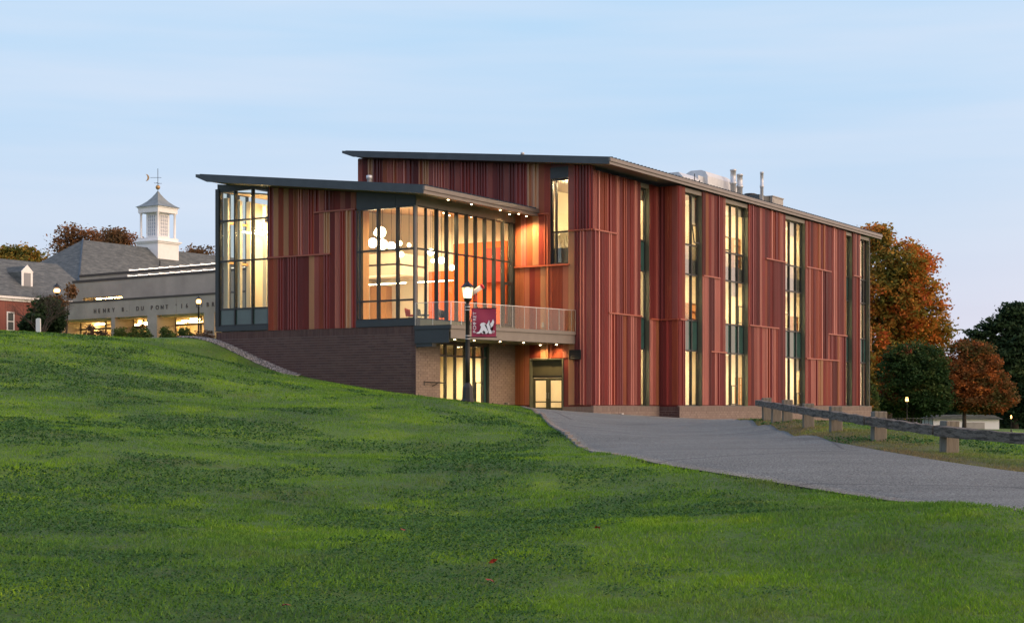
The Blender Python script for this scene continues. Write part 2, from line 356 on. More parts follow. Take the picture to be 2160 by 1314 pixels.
for X, Y, Z in ((-24,127,6.3),(-41,140,6.5),(-30,105,5.6),(-55,120,6.8),(-60,175,7),(-80,100,5.9),(-45,80,4.9),(-30,30,1.6),(-60,40,3.5),(-25,8,.2),(-60,5,1.5),(0,0,-.1),(0,-20,-.3),(25,0,-.6),(60,10,-1),(40,60,-.6),(70,90,-1.3),
                (-200,250,6),(-100,-60,1),(100,-60,-1),(0,250,3),(120,250,-3.4),(200,120,-3),(0,600,0),(-500,300,3),(500,300,-6),(-500,-300,0),(500,-300,-2),(0,1500,0),(1500,0,0),(-1500,0,0),(0,-1500,0)):
    pts.append((X, Y, Z))
P_ = np.array(pts); S_ = 40.0
def phi(r): return np.where(r > 1e-9, r*r*np.log(np.maximum(r, 1e-9)), 0)
def _fit():
    xy = P_[:, :2]/S_; n = len(xy); r = np.linalg.norm(xy[:, None]-xy[None], axis=2)
    A = np.zeros((n+3, n+3)); A[:n, :n] = phi(r) + np.eye(n)*6e-5; A[:n, n] = 1; A[:n, n+1:] = xy; A[n, :n] = 1; A[n+1:, :n] = xy.T
    return np.linalg.solve(A, np.concatenate([P_[:, 2], [0,0,0]]))
W_ = _fit()
def H(x, y):
    x = np.atleast_1d(np.asarray(x, float)).ravel()/S_; y = np.atleast_1d(np.asarray(y, float)).ravel()/S_
    o = np.zeros(len(x)); n = len(P_)
    for i in range(0, len(x), 100000):
        xs, ys = x[i:i+100000], y[i:i+100000]
        r = np.hypot(xs[:, None]-P_[None, :, 0]/S_, ys[:, None]-P_[None, :, 1]/S_)
        o[i:i+100000] = phi(r) @ W_[:n] + W_[n] + W_[n+1]*xs + W_[n+2]*ys
    return o
def h1(x, y): return float(H(x, y)[0])
def vnoise(x, y, s, seed=0):
    x = x/s + seed*17.3; y = y/s + seed*5.1; i = np.floor(x).astype(np.int64); j = np.floor(y).astype(np.int64); fx = x-i; fy = y-j
    fx = fx*fx*(3-2*fx); fy = fy*fy*(3-2*fy)
    def hsh(a, b): v = np.sin(a*127.1 + b*311.7 + seed*74.7)*43758.5453; return v-np.floor(v)
    return (hsh(i,j)*(1-fx)+hsh(i+1,j)*fx)*(1-fy) + (hsh(i,j+1)*(1-fx)+hsh(i+1,j+1)*fx)*fy
def axis(lo, hi, fine, c0, c1, grow=1.13):
    a = list(np.arange(c0, c1+1e-6, fine)); s = fine; v = c0
    while v > lo: s *= grow; v -= s; a.insert(0, v)
    s = fine; v = a[-1]
    while v < hi: s *= grow; v += s; a.append(v)
    return np.array(a)
ax = axis(-1600, 1600, .6, -40, 40); ay = axis(-1600, 1600, .6, 6, 130)
gx, gy = np.meshgrid(ax, ay); nx_, ny_ = len(ax), len(ay)
gz = H(gx, gy)
near = np.exp(-np.maximum(0, np.hypot(gx.ravel(), gy.ravel())-60)/40)
gz = gz + ((vnoise(gx.ravel(), gy.ravel(), 2.3, 3)-.5)*.07 + (vnoise(gx.ravel(), gy.ravel(), .9, 4)-.5)*.03)*near
GRID = True
idx = np.arange(nx_*ny_).reshape(ny_, nx_)
quads = np.stack([idx[:-1,:-1], idx[:-1,1:], idx[1:,1:], idx[1:,:-1]], -1).reshape(-1, 4)
# driveway: polygon strip between two edges (world xy)
def wxy(px, py, d): p = at(px, py, d); return (p.x, p.y)
near_edge = [wxy(*q) for q in ((2900,1180,13.5),(2500,1125,15.5),(2160,1077.5,17.5),(2003,1066,19),(1773,1038,22),(1560,1011,24.5),(1400,985,27),(1275,960,31),(1190,918,38.5),(1150,885,50),(1128,872,60),(1105,868,70),(1092,868,82))]
far_edge = [wxy(*q) for q in ((3100,1075,20),(2600,1040,22.5),(2160,1001,24.8),(1986,975.5,27.3),(1864,954,31),(1752,934,35.5),(1642,910,43.5),(1600,894,50),(1560,889,58),(1538,888,66),(1548,888,76),(1600,889,84),(1612,889,96),(1616,889,101))]
def resample(pl, n):
    pl = np.array(pl); d = np.r_[0, np.cumsum(np.linalg.norm(np.diff(pl, axis=0), axis=1))]; t = np.linspace(0, d[-1], 1200)
    q = np.stack([np.interp(t, d, pl[:,0]), np.interp(t, d, pl[:,1])], 1)
    k = np.ones(25)/25; pad = np.pad(q, ((12,12),(0,0)), 'edge'); q = np.stack([np.convolve(pad[:,0], k, 'valid'), np.convolve(pad[:,1], k, 'valid')], 1)
    return q[np.linspace(0, 1199, n).astype(int)]
NR, NC = 150, 26
ne = resample(near_edge, NR); fe = resample(far_edge, NR)
tt = np.linspace(0, 1, NC)[None, :, None]
dg = ne[:, None, :]*(1-tt) + fe[:, None, :]*tt
dz = H(dg[..., 0], dg[..., 1]).reshape(NR, NC) + .03
dz[:, 0] -= .035; dz[:, -1] -= .03
dv = np.concatenate([dg, dz[..., None]], 2).reshape(-1, 3)
idx = np.arange(NR*NC).reshape(NR, NC); q = np.stack([idx[:-1,:-1], idx[:-1,1:], idx[1:,1:], idx[1:,:-1]], -1).reshape(-1, 4)
edge = np.r_[idx[0], idx[1:, -1], idx[-1, :-1][::-1], idx[1:-1, 0][::-1]]
sk = dv[edge].copy(); sk[:, 2] -= .2; nb = len(dv); ns = len(edge)
sq = np.array([[edge[i], edge[(i+1) % ns], nb+(i+1) % ns, nb+i] for i in range(ns)])
me = npmesh('driveway', np.r_[dv, sk], np.r_[q, sq], M['asphalt'], smooth=False)
drive = tag(link('driveway', me), 'grey asphalt driveway', kind='structure')
def in_drive(x, y):
    poly = np.r_[ne, fe[::-1]]; ins = np.zeros(len(x), bool); j = len(poly)-1
    for i in range(len(poly)):
        xi, yi = poly[i]; xj, yj = poly[j]
        c = ((yi > y) != (yj > y)) & (x < (xj-xi)*(y-yi)/(yj-yi+1e-12)+xi); ins ^= c; j = i
    return ins
PX_ = -9.52
def world_to_b(x, y):
    dx = x-C0.x; dy = y-C0.y; return dx*U.x+dy*U.y, dx*V_.x+dy*V_.y
def dry(x, y):      # worn, brownish verge: grows towards the edges of the drive
    d = np.full(len(x), 9.0)
    for e_, r_ in ((fe, 2.6),):
        m_ = (y < 75)
        for q_ in e_[::2]: d = np.minimum(d, np.where(m_, np.hypot(x-q_[0], y-q_[1])/r_, 9))
    return np.clip(1.15-d, 0, 1)
inside = in_drive(gx.ravel(), gy.ravel()); gz = gz - np.where(inside, .09, 0)
bx_g, by_g = world_to_b(gx.ravel(), gy.ravel())       # excavated under the buildings
dig = ((bx_g > .6) & (bx_g < 40.4) & (by_g > .0) & (by_g < 15.4)) | ((bx_g > PX_-.0+.6) & (bx_g < .6) & (by_g > 5.5) & (by_g < 17.6))
gz = np.where(dig, np.minimum(gz, EYE-1.2), gz)
LOx, LOy, LDx, LDy = (124-1080)/F*140, 140., .7979, -.6028
lxg = (gx.ravel()-LOx)*LDx+(gy.ravel()-LOy)*LDy; lyg = -(gx.ravel()-LOx)*LDy+(gy.ravel()-LOy)*LDx
gz = np.where((lxg > .8) & (lxg < 29) & (lyg > 2.4) & (lyg < 11), np.minimum(gz, EYE+3.8), gz)
me = npmesh('lawn', np.stack([gx.ravel(), gy.ravel(), gz], 1), quads, M['lawn ground'], {'dry': dry(gx.ravel(), gy.ravel())}, smooth=True)
lawn = tag(link('lawn', me), 'sloping green lawn rising to the left', kind='structure')
# stone edging along the lawn side of the drive
edging = empty('stone_edging', (float(ne[75][0]), float(ne[75][1]), h1(*ne[75]))); tag(edging, 'low line of edging stones between the lawn and the drive', 'kerb')
kp = resample(near_edge, 400)
kl = [q for q in kp if 30 < q[1] < 80]
dcum = 0; last = None; segs = []
for q_ in kl:
    if last is None: last = q_; continue
    if np.hypot(*(q_-last)) >= .55: segs.append((last, q_)); last = q_
for a, b in segs:
    d = Vector((b[0]-a[0], b[1]-a[1], 0)); l = d.length; d.normalize()
    mb = MB().box(-l/2+.015, l/2-.015, -.06, .06, -.1, .05+rng.uniform(0,.02))
    o = mb.build('edging_stone', M['kerb stone'], edging)
    mx_, my_ = (a[0]+b[0])/2, (a[1]+b[1])/2
    o.location = (mx_-edging.location.x, my_-edging.location.y, h1(mx_, my_)+.02-.05*max(0, min(1, (38-my_)/8))-edging.location.z); o.rotation_euler = (0, 0, math.atan2(d.y, d.x)+rng.uniform(-.03,.03))

# grass
def world_to_b(x, y):
    dx = x-C0.x; dy = y-C0.y; return dx*U.x+dy*U.y, dx*V_.x+dy*V_.y
def blocked(x, y):
    bx, by = world_to_b(x, y)
    main = (bx > -.3) & (bx < 42) & (by > -1.8) & (by < 17)
    pav = (bx > -10.9) & (bx < .5) & (by > 4.7) & (by < 30)
    ent = (bx > -9) & (bx < .5) & (by > .2) & (by < 4.9)
    return main | pav | ent | in_drive(x, y)
def gmesh(Y0, Y1, xf, dens, tri_near=26, seedx=0):
    # sample depth with pdf dens(Y)*width
    ys = np.linspace(Y0, Y1, 400); pdf = dens(ys)*2*(xf*ys+1.5); cdf = np.cumsum(pdf); n = int(np.trapezoid(pdf, ys)) if hasattr(np, 'trapezoid') else int(np.trapz(pdf, ys)); cdf /= cdf[-1]
    Y = np.interp(nrg.random(n), cdf, ys); X = (nrg.random(n)*2-1)*(xf*Y+1.5)
    k = ~blocked(X, Y); return X[k], Y[k]
X, Y = gmesh(8.6, 84, .36, lambda y: np.where(y < 12, 2300, 2300*(12/y)**1.68))
dist = Y
cl = vnoise(X, Y*.8, 2.6, 1)*.55 + vnoise(X, Y*.8, .9, 2)*.3 + vnoise(X, Y, .35, 5)*.15
big = vnoise(X, Y*.7, 7.5, 9)
isc = (nrg.random(len(X)) < np.clip((cl - .555 + .22*(big-.5))*7, 0, .5)) & (dist < 72)
Z = H(X, Y) + ((vnoise(X, Y, 2.3, 3)-.5)*.07 + (vnoise(X, Y, .9, 4)-.5)*.03)*np.exp(-np.maximum(0, np.hypot(X, Y)-60)/40) - .012
def blades(sel, name, mat, label):
    x, y, z, d = X[sel], Y[sel], Z[sel], dist[sel]; n = len(x)
    a = nrg.random(n)*2*np.pi; h = (.019+.031*nrg.random(n))*(.6+1.0*vnoise(x, y, .45, 6))*(1+np.clip((d-30)/60, 0, .5)); wd = .0036*(d/10)**.95*(.7+.6*nrg.random(n))
    lx = nrg.normal(0, .5, n)*h + .1*h; ly = nrg.normal(0, .5, n)*h
    rnd = nrg.random(n); px_, py_ = np.cos(a)*wd, np.sin(a)*wd
    nearb = d < 24
    v = []; t = []; rr = []; dd_ = []; dr_ = dry(x, y); base = 0
    for s_, five in ((nearb, True), (~nearb, False)):
        m_ = s_.sum()
        if not m_: continue
        X0, Y0, Z0 = x[s_], y[s_], z[s_]; hh = h[s_]; ux, uy = px_[s_], py_[s_]; llx, lly = lx[s_], ly[s_]
        A = np.stack([X0-ux, Y0-uy, Z0], 1); B = np.stack([X0+ux, Y0+uy, Z0], 1); T = np.stack([X0+llx, Y0+lly, Z0+hh], 1)
        if five:
            C = np.stack([X0-ux*.8+llx*.3, Y0-uy*.8+lly*.3, Z0+hh*.6], 1); D = np.stack([X0+ux*.8+llx*.3, Y0+uy*.8+lly*.3, Z0+hh*.6], 1)
            v.append(np.stack([A,B,C,D,T], 1).reshape(-1,3)); i = np.arange(m_)[:, None]*5+base
            t.append((i[:, None, :]+np.array([[0,1,3],[0,3,2],[2,3,4]])[None]).reshape(-1,3)); base += m_*5; rr.append(np.repeat(rnd[s_], 5)); dd_.append(np.repeat(dr_[s_], 5))
        else:
            v.append(np.stack([A,B,T], 1).reshape(-1,3)); i = np.arange(m_)[:, None]*3+base
            t.append((i+np.array([0,1,2])[None])); base += m_*3; rr.append(np.repeat(rnd[s_], 3)); dd_.append(np.repeat(dr_[s_], 3))
    me = npmesh(name, np.concatenate(v), np.concatenate(t), mat, {'rnd': np.concatenate(rr), 'dry': np.concatenate(dd_)})
    return tag(link(name, me), label, kind='stuff')
blades(~isc, 'grass', M['grass blade'], 'short green grass blades covering the sloping lawn')
def clover():
    x, y, z, d = X[isc], Y[isc], Z[isc], dist[isc]; n = len(x)
    s = .0084*(d/10)**.8*(.7+.6*nrg.random(n)); a = nrg.random(n)*2*np.pi
    h = .022+.04*nrg.random(n)*vnoise(x, y, .4, 8)*1.6
    tx, ty = nrg.normal(0, .45, n), nrg.normal(0, .45, n)
    vs = []
    for k in range(4):
        ca, sa = np.cos(a+k*np.pi/2), np.sin(a+k*np.pi/2)
        vs.append(np.stack([x+ca*s, y+sa*s, z+h+(ca*tx+sa*ty)*s], 1))
    v = np.stack(vs, 1).reshape(-1, 3); i = np.arange(n)[:, None]*4
    t = (i[:, None, :]+np.array([[0,1,2],[0,2,3]])[None]).reshape(-1, 3)
    me = npmesh('clover', v, t, M['clover leaf'], {'rnd': np.repeat(nrg.random(n), 4)})
    tag(link('clover', me), 'dark bluish clover patches growing in the lawn', kind='stuff')
clover()
# a few fallen red leaves
fallen = []
for px, py, d, lb_ in ((1040,1206,14.2,'small red leaf on the lawn, the upper of the two near the middle'),(1034,1248,12.9,'small red leaf on the lawn, the lower of the two near the middle'),(850,1138,17.4,'tiny red leaf on the open lawn left of the middle pair'),
        (1260,1140,17.2,'tiny red leaf on the lawn between the middle pair and the drive'),(604,1300,11.3,'red leaf lying at the bottom of the view, left of the middle')):
    p = at(px, py, d); z = h1(p.x, p.y)
    mb = MB(); k = 9; s = .045
    ring = [(math.cos(2*math.pi*i/k)*s*(1 if i % 2 else .6), math.sin(2*math.pi*i/k)*s*(1 if i % 2 else .6), rng.uniform(-.012,.018)) for i in range(k)]
    mb.add([(0,0,.012)]+ring, [(0, 1+i, 1+(i+1) % k) for i in range(k)])
    o = mb.build('fallen_leaf', M['leaf red']); o.location = (p.x, p.y, z+.07); o.rotation_euler = (rng.uniform(-.6,.6), rng.uniform(-.4,.4), rng.uniform(0,6))
    tag(o, lb_, 'leaf', 'fallen red leaves on the lawn')

# ---------------------------------------------------------------- main building
# local frame: x along the long facade (away, right), y along the front facade (away, left), z = height above eye level
hall = empty('school_building', (C0.x, C0.y, EYE), math.atan2(U.y, U.x))
tag(hall, 'long red metal-clad school building with dark shed roofs and lit tall windows', 'building')
def lx(px, y):       # local x on plane y=const seen at photo column px
    t = (px-1080)/F; X0 = C0.x+V_.x*y; Y0 = C0.y+V_.y*y; return (X0-t*Y0)/(t*U.y-U.x)
def ly(px, x):       # local y on plane x=const
    t = (px-1080)/F; X0 = C0.x+U.x*x; Y0 = C0.y+U.y*x; return (X0-t*Y0)/(t*V_.y-V_.x)
def lz(py, x, y): return (HY-py)/F*(C0.y+U.y*x+V_.y*y)
ZL = [.02, 3.3, 5.1, 7.8, 9.55, 12.55]
YB = -1.3      # proud bays
def pb(name, mat, x0, x1, y0, y1, z0, z1, parent=hall): return MB().box(x0,x1,y0,y1,z0,z1).build(name, M[mat], parent)

# --- cladding panels, unit meshes (x 0..1, z 0..1, outward -y)
def panel_mesh(kind):
    prof = [(0, 0)]
    if kind == 0: ribs = [(.08,.18,.06),(.33,.41,.06),(.57,.67,.06),(.81,.89,.06)]
    elif kind == 1: ribs = [(.06+.155*i, .06+.155*i+.07, .035) for i in range(6)]
    elif kind == 2: ribs = [(.03,.20,.09),(.50,.68,.09)]
    else: ribs = [(.25,.52,.10)]
    for a, b, d in ribs: prof += [(a, 0), (a+.012, -d), (b-.012, -d), (b, 0)]
    prof += [(.985, 0), (1, .03)]
    vs = [(x, y, 0) for x, y in prof] + [(x, y, 1) for x, y in prof]; n = len(prof)
    fs = [(i, i+1, n+i+1, n+i) for i in range(n-1)]
    vs += [(0, .05, 0), (1, .05, 0), (0, .05, 1), (1, .05, 1)]; b = 2*n
    fs += [tuple(range(n))[::-1]+(b, b+1)][:0] + [(0, n, b+2, b), (n-1, b+1, b+3, 2*n-1)]
    me = bpy.data.meshes.new('cladding_panel'); me.from_pydata(vs, [], fs); me.update(); me.materials.append(M['red metal']); me.materials.append(M['red metal'])
    me.polygons.foreach_set('material_index', [1 if i < n-1 and abs(prof[i][1]+prof[i+1][1]) > .04 else 0 for i in range(len(fs))]); return me
PM = [panel_mesh(k) for k in range(4)]
REDS = ['maroon metal']*8+['dark maroon metal']*5+['red metal']*8+['rust metal']*3+['mauve metal']*3+['copper metal']*1
prev = [None]
def pick(tanless=False):
    while True:
        k = rng.choice(REDS)
        if k == prev[0] and rng.random() < .6: continue
        if tanless and k in ('tan metal',): continue
        prev[0] = k; return k
NP = [0]
RIB = {'maroon metal': ['dark maroon metal', 'red metal', 'mauve metal', 'rib highlight metal', 'rib highlight metal'], 'dark maroon metal': ['maroon metal', 'mauve metal', 'dark maroon metal'], 'red metal': ['maroon metal', 'rust metal', 'rib highlight metal', 'rib highlight metal'],
       'rust metal': ['rust metal', 'copper metal', 'red metal'], 'mauve metal': ['maroon metal', 'rib highlight metal'], 'tan metal': ['tan metal'], 'copper metal': ['tan metal', 'rust metal', 'rib highlight metal']}  # mixed rib colours; the palest paints in the pinkish light ribs catch
def panel(loc, rz, wd, ht, mat, kind=None, parent=hall):
    me = PM[rng.choice((0,1,1,2,2,3)) if kind is None else kind]
    o = link('cladding_panel', me, parent); o.location = loc; o.rotation_euler = (0,0,rz); o.scale = (wd, 1, ht)
    for s_ in o.material_slots: s_.link = 'OBJECT'
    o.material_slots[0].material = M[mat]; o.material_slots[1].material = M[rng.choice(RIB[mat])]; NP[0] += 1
    return o
def clad(plane, a, b, z0, ztop, ledges=(), mod=.40, tans=(), tanless=False, warm=False):
    """plane ('y', c): wall facing -y from x=a..b ; ('x', c): wall facing -x from y=a (left) down to b. ztop: number or f(s).
    ledges: (s0, s1, z) break heights. tans: (s, zlo, zhi) where a tan panel stands"""
    wdt = abs(b-a); n = max(1, round(wdt/mod)); wd = wdt/n; sg = 1 if plane[0] == 'y' else -1
    for i in range(n):
        s = a+sg*wd*i; sc = s+sg*wd/2; zt = ztop(sc) if callable(ztop) else ztop
        br = sorted(z for s0, s1, z in ledges if min(s0, s1) <= sc <= max(s0, s1) and z0 < z < zt)
        zs = [z0]+br+[zt]
        for zl, zh in zip(zs[:-1], zs[1:]):
            mt = pick(tanless or bool(tans))
            for ts, tl, th in tans:
                if abs(ts-sc) < wd*.5 and tl <= (zl+zh)/2 <= th: mt = 'tan metal'
            off = .0
            if warm and mt != 'tan metal': mt = rng.choice(['rust metal', 'red metal', 'copper metal', 'rust metal', 'copper metal'])  # orange glow of the soffit lamps put into the panel colours
            loc = (s, plane[1]-off, zl) if plane[0] == 'y' else (plane[1]-off, s, zl)
            panel(loc, 0 if plane[0] == 'y' else -math.pi/2, wd, zh-zl, mt, 1 if mt == 'tan metal' and rng.random() < .5 else None)
    for s0, s1, z in ledges:
        if plane[0] == 'y': pb('ledge_trim', 'rust metal', s0, s1, plane[1]-.13, plane[1]-.002, z-.04, z+.04)
        else: pb('ledge_trim', 'rust metal', plane[1]-.13, plane[1]-.002, s0, s1, z-.04, z+.04)

# --- windows
def window(loc, rz, Wd, z0, Ht, vs, hs, kinds, fr=.07, dp=.14, mull=.07, parent=hall, sash=()):
    """vs: inner mullion positions 0..Wd, hs: inner rails 0..Ht; kinds(i,j)-> material key"""
    o = empty('window', (loc[0], loc[1], z0), rz, parent)
    f = MB().box(0, fr, 0, dp, 0, Ht).box(Wd-fr, Wd, 0, dp, 0, Ht).box(fr, Wd-fr, 0, dp, 0, fr).box(fr, Wd-fr, 0, dp, Ht-fr, Ht)
    f.build('window_frame', M['dark frame'], o)
    for v in vs: MB().box(v-mull/2, v+mull/2, -.04, dp-.02, fr, Ht-fr).build('mullion', M['dark frame'], o)
    xs = [fr]+[v for v in vs]+[Wd-fr]; zs = [fr]+list(hs)+[Ht-fr]
    for hh in hs:
        MB().box(fr, Wd-fr, -.02, dp-.04, hh-.045, hh+.045).build('rail', M['dark frame'], o)
    for i in range(len(xs)-1):
        for j in range(len(zs)-1):
            k = kinds(i, j)
            if k is None: continue
            x0 = xs[i]+(mull/2 if i else 0); x1 = xs[i+1]-(mull/2 if i+1 < len(xs)-1 else 0); a = zs[j]+(.045 if j else 0); b = zs[j+1]-(.045 if j+1 < len(zs)-1 else 0)
            nm = 'spandrel_panel' if 'spandrel' in k or 'metal' in k else 'pane'
            MB().box(x0+.001, x1-.001, .05, .062, a+.001, b-.001).build(nm, M[k], o)
    for (i, a, b, tilt) in sash:      # operable sash in column i between heights a, b
        x0 = xs[i]+.05; x1 = xs[i+1]-.05
        s = MB().box(0, .05, -.05, .01, 0, b-a).box(x1-x0-.05, x1-x0, -.05, .01, 0, b-a).box(.05, x1-x0-.05, -.05, .01, 0, .05).box(x1-x0-.05, .05, -.05, .01, b-a-.05, b-a)
        so = s.build('window_sash', M['dark frame'], o); so.location = (x0, -.01, a)
        if tilt: so.location = (x0, -.01, b); so.data.transform(Matrix.Translation((0, 0, -(b-a)))); so.rotation_euler = (R(-tilt), 0, 0)
    return o

# ===== long facade
REC = .26
def ax_(px): return lx(px, 0)
def bx_(px): return lx(px, YB)
xa = [0, ax_(1351), ax_(1370), ax_(1389)]
XR = xa[3]; xb = [XR] + [bx_(p) for p in (1445,1481,1530,1578,1656.5,1698.5,1784.5,1797.5,1814,1835)]
XE = xb[-1]
ZS = 12.86   # soffit / eave underside
ZT = 12.80
# opaque backing walls
for a, b in ((xa[0]+.30, xa[1]), (xa[2], XR)): pb('wall', 'dark maroon metal', a, b, .052, .32, -1.2, ZT)
for a, b in ((xb[0], xb[1]), (xb[2], xb[3]), (xb[4], xb[5]), (xb[6], xb[7]), (xb[8], xb[9])): pb('wall', 'dark maroon metal', a+(.32 if a == XR else 0), b, YB+.052, YB+.32, -2.2, ZT)
pb('wall', 'dark maroon metal', XR+.052, XR+.32, YB+.052, .32, -1.5, ZT)
# cladding on bays
clad(('y', 0), xa[0], xa[1], .08, ZT, [(0, ax_(1298), 9.57), (ax_(1281), xa[1], 5.14)], .43)
clad(('y', 0), xa[2], XR, .08, ZT, [(xa[2], XR, 5.05)], .43)
clad(('x', XR), 0, YB, .08, ZT, [(0, YB, 5.05)], .43)
clad(('y', YB), xb[0], xb[1], .08, ZT, [(xb[0], xb[1], 5.05)], .43)
clad(('y', YB), xb[2], xb[3], .08, ZT, [(xb[2], bx_(1516), 7.8), (bx_(1497), xb[3], 3.3)], .43)
clad(('y', YB), xb[4], xb[5], .08, ZT, [(bx_(1613), xb[5], 9.6), (xb[4], bx_(1640), 5.15)], .45)
clad(('y', YB), xb[6], xb[7], .08, ZT, [(xb[6], bx_(1751), 9.6), (bx_(1744), xb[7], 5.15), (xb[6], bx_(1767), 3.3)], .47)
clad(('y', YB), xb[8], xb[9], .08, ZT, [(xb[8], xb[9], 9.66)], .47)
def lwin(y, a, b, vpx, kinds, sash=(), extra=()):
    W_d = b-a; vs = [lx(v, y+REC)-a for v in vpx]; hs = [z-ZL[0] for z in ZL[1:5]]
    window((a, y+REC, 0), 0, W_d, ZL[0], ZL[5]-ZL[0], vs, hs, kinds, sash=sash)
    # reveals: jambs, head panel
    pb('jamb', 'jamb green', b-.012, b-.002, y+.0, y+REC+.02, ZL[0], ZL[5]); pb('jamb', 'jamb green', a+.002, a+.012, y+.0, y+REC+.02, ZL[0], ZL[5])
    pb('head_panel', 'taupe metal', a+.01, b-.01, y+.03, y+REC+.1, ZL[5], ZT)
    pb('window_sill', 'taupe metal', a, b, y-.05, y+REC+.05, ZL[0]-.08, ZL[0])
G = 'green spandrel'
lwin(0, xa[1], xa[2], [], lambda i, j: G if j in (1, 3) else 'pane')
lwin(YB, xb[1], xb[2], [1458], lambda i, j: G if j == 1 else ('pale pane' if j == 3 else 'pane'), sash=((1, 9.65, 10.75, 7),))
lwin(YB, xb[3], xb[4], [1541, 1555.6], lambda i, j: G if j == 1 else ('pale pane' if j == 3 else 'pane'), sash=((1, .1, 1.3, 0), (0, 9.65, 10.5, 0), (2, 5.2, 6.3, 0)))
lwin(YB, xb[5], xb[6], [1664.8, 1678.5], lambda i, j: G if j == 1 else ('pale pane' if j == 3 else 'pane'), sash=((2, .1, .9, 0), (0, 5.2, 6.2, 0)))
lwin(YB, xb[7], xb[8], [], lambda i, j: G if j in (1, 3) else 'tinted pane')
lwin(YB, xb[9], xb[10]-.1, [1820.7], lambda i, j: G if j == 1 else 'pane' if j != 3 else 'pale pane')
pb('corner_post', 'dark frame', XE-.1, XE, YB, YB+.3, ZL[0], ZT)
# plinth of brick, glow painted into its tone, with a stone cap (joined courses, receding wall)
def course_wall(name, mat, mort, plane, a, b, z0, z1, ch, bl, parent=hall, soldier=0, parts=0, order=1):
    """bricks on plane facing outward; returns count. parts = how many bricks become objects, starting at end b"""
    sg = 1 if b > a else -1; Lg = abs(b-a); jt = .020; bricks = []
    zt = z1
    if soldier:
        n = round(Lg/(ch*.62)); w_ = Lg/n
        for i in range(n): bricks.append((i*w_+jt/2, (i+1)*w_-jt/2, z1-soldier+jt/2, z1-.002))
        zt = z1-soldier
    nr = int((zt-z0)/ch+.99)
    for r in range(nr):
        zz1 = zt-r*ch; zz0 = zz1-ch; off = (r % 2)*bl/2
        x = -off
        while x < Lg:
            x0 = max(0, x); x1 = min(Lg, x+bl)
            if x1-x0 > .05: bricks.append((x0+jt/2 if x0 > 0 else 0, x1-jt/2 if x1 < Lg else Lg, zz0+jt/2, zz1-jt/2))
            x += bl
    bricks.sort(key=lambda q: -q[1] if order > 0 else q[0])
    def bx(mb, q):
        pr = rng.uniform(.012, .022); s0 = a+sg*q[0]; s1 = a+sg*q[1]
        if plane[0] == 'y': mb.box(s0, s1, plane[1]-pr, plane[1]+.03, q[2], q[3])
        else: mb.box(plane[1]-pr, plane[1]+.03, s0, s1, q[2], q[3])
    for q in bricks[:parts]:
        mb = MB(); bx(mb, q); mb.build('brick', M[mat], parent)
    if bricks[parts:]:
        mb = MB()
        for q in bricks[parts:]: bx(mb, q)
        o = mb.build('brickwork', M[mat], parent); tag(o, kind='stuff')
    if plane[0] == 'y': pb('wall', mort, min(a, b), max(a, b), plane[1], plane[1]+.3, z0-.5, z1, parent)
    else: pb('wall', mort, plane[1], plane[1]+.3, min(a, b), max(a, b), z0-.5, z1, parent)
    return len(bricks)
CH, BL = .135, .405
PLN = .10
course_wall('p', 'lit brick', 'lit brick mortar', ('y', -PLN), -PLN, XR-PLN-.004, -2, -.02, CH, BL, soldier=.26)
course_wall('p', 'shaded brick', 'brick mortar', ('x', XR-PLN), -PLN-.0, YB-PLN, -2.1, -.02, CH, BL, soldier=.26)
course_wall('p', 'lit brick', 'lit brick mortar', ('y', YB-PLN), XR-PLN, XE+.1, -2.6, -.02, CH, BL, soldier=.26)
pb('plinth_cap', 'taupe metal', -.12, XR-.12, -.125, .05, -.018, .02); pb('plinth_cap', 'taupe metal', XR-.12, XE+.12, YB-.125, YB+.05, -.018, .02)

# ===== front of the main block (plane x=0, facing -x)
RS = .107                            # roof slope of the main block
YL = 15.98
def rz_main(y): return 12.9+RS*(y+1.5)      # underside of roof
yj = [ly(1117, 0), ly(1188, 0)]      # door recess
yw = [ly(1161, 0), ly(1199, 0)]      # tall window
zw = [lz(556, 0, 2), lz(377, 0, 2)]
zd = lz(756, 0, 3)
# backing
pb('wall', 'dark maroon metal', .052, .32, .0+.002, yw[1], -1, 12.8); pb('wall', 'dark maroon metal', .052, .32, yw[0], YL, 3.9, 12.85)
pb('wall', 'dark maroon metal', .052, .32, yw[1], yw[0], zd+.5, zw[0]); pb('wall', 'dark maroon metal', .052, .32, yw[1], yw[0], zw[1]+.7, 12.9)
pb('wall', 'dark maroon metal', .052, .32, yj[0], 4.93, -1, 3.9); pb('wall', 'dark maroon metal', .052, .32, yw[1], yj[1], -1, zd+.5); pb('wall', 'dark maroon metal', .052, .32, yw[1], yw[0], zd+.001, zd+.5)
MB().prism([(.0, 12.8), (YL, 12.85), (YL, rz_main(YL)), (.0, rz_main(0))], 0, .06, .3).build('wall', M['dark maroon metal'], hall)
pb('wall', 'dark maroon metal', .05, 41, YL-.3, YL, 0, 12.9)
pb('wall', 'dark maroon metal', XE-.3, XE-.02, YB+.35, YL-.31, -2, 12.9)
zl_f = lz(561, 0, 3)                 # ledge at first-floor window sill
edges = dict(front=('x', 0))
# right of tall window (y from yw[1] to 0): ledge at 9.57 ; full height from plinth
clad(('x', 0), yw[1], 0, .08, lambda y: rz_main(y)-.04, [(yw[1]-.05, 0, 9.57)], .37, tans=((ly(1211, 0), -1, 9.5),))
# below window between door head and window
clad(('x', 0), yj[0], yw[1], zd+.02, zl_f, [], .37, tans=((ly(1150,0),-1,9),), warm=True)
clad(('x', 0), yw[1]+.33, yw[1], zl_f, zl_f+.001, [], .37) if 0 else None
# between balcony area and door: lower red next to brick
clad(('x', 0), 4.93, yj[0], .08, zl_f, [], .37, warm=True)
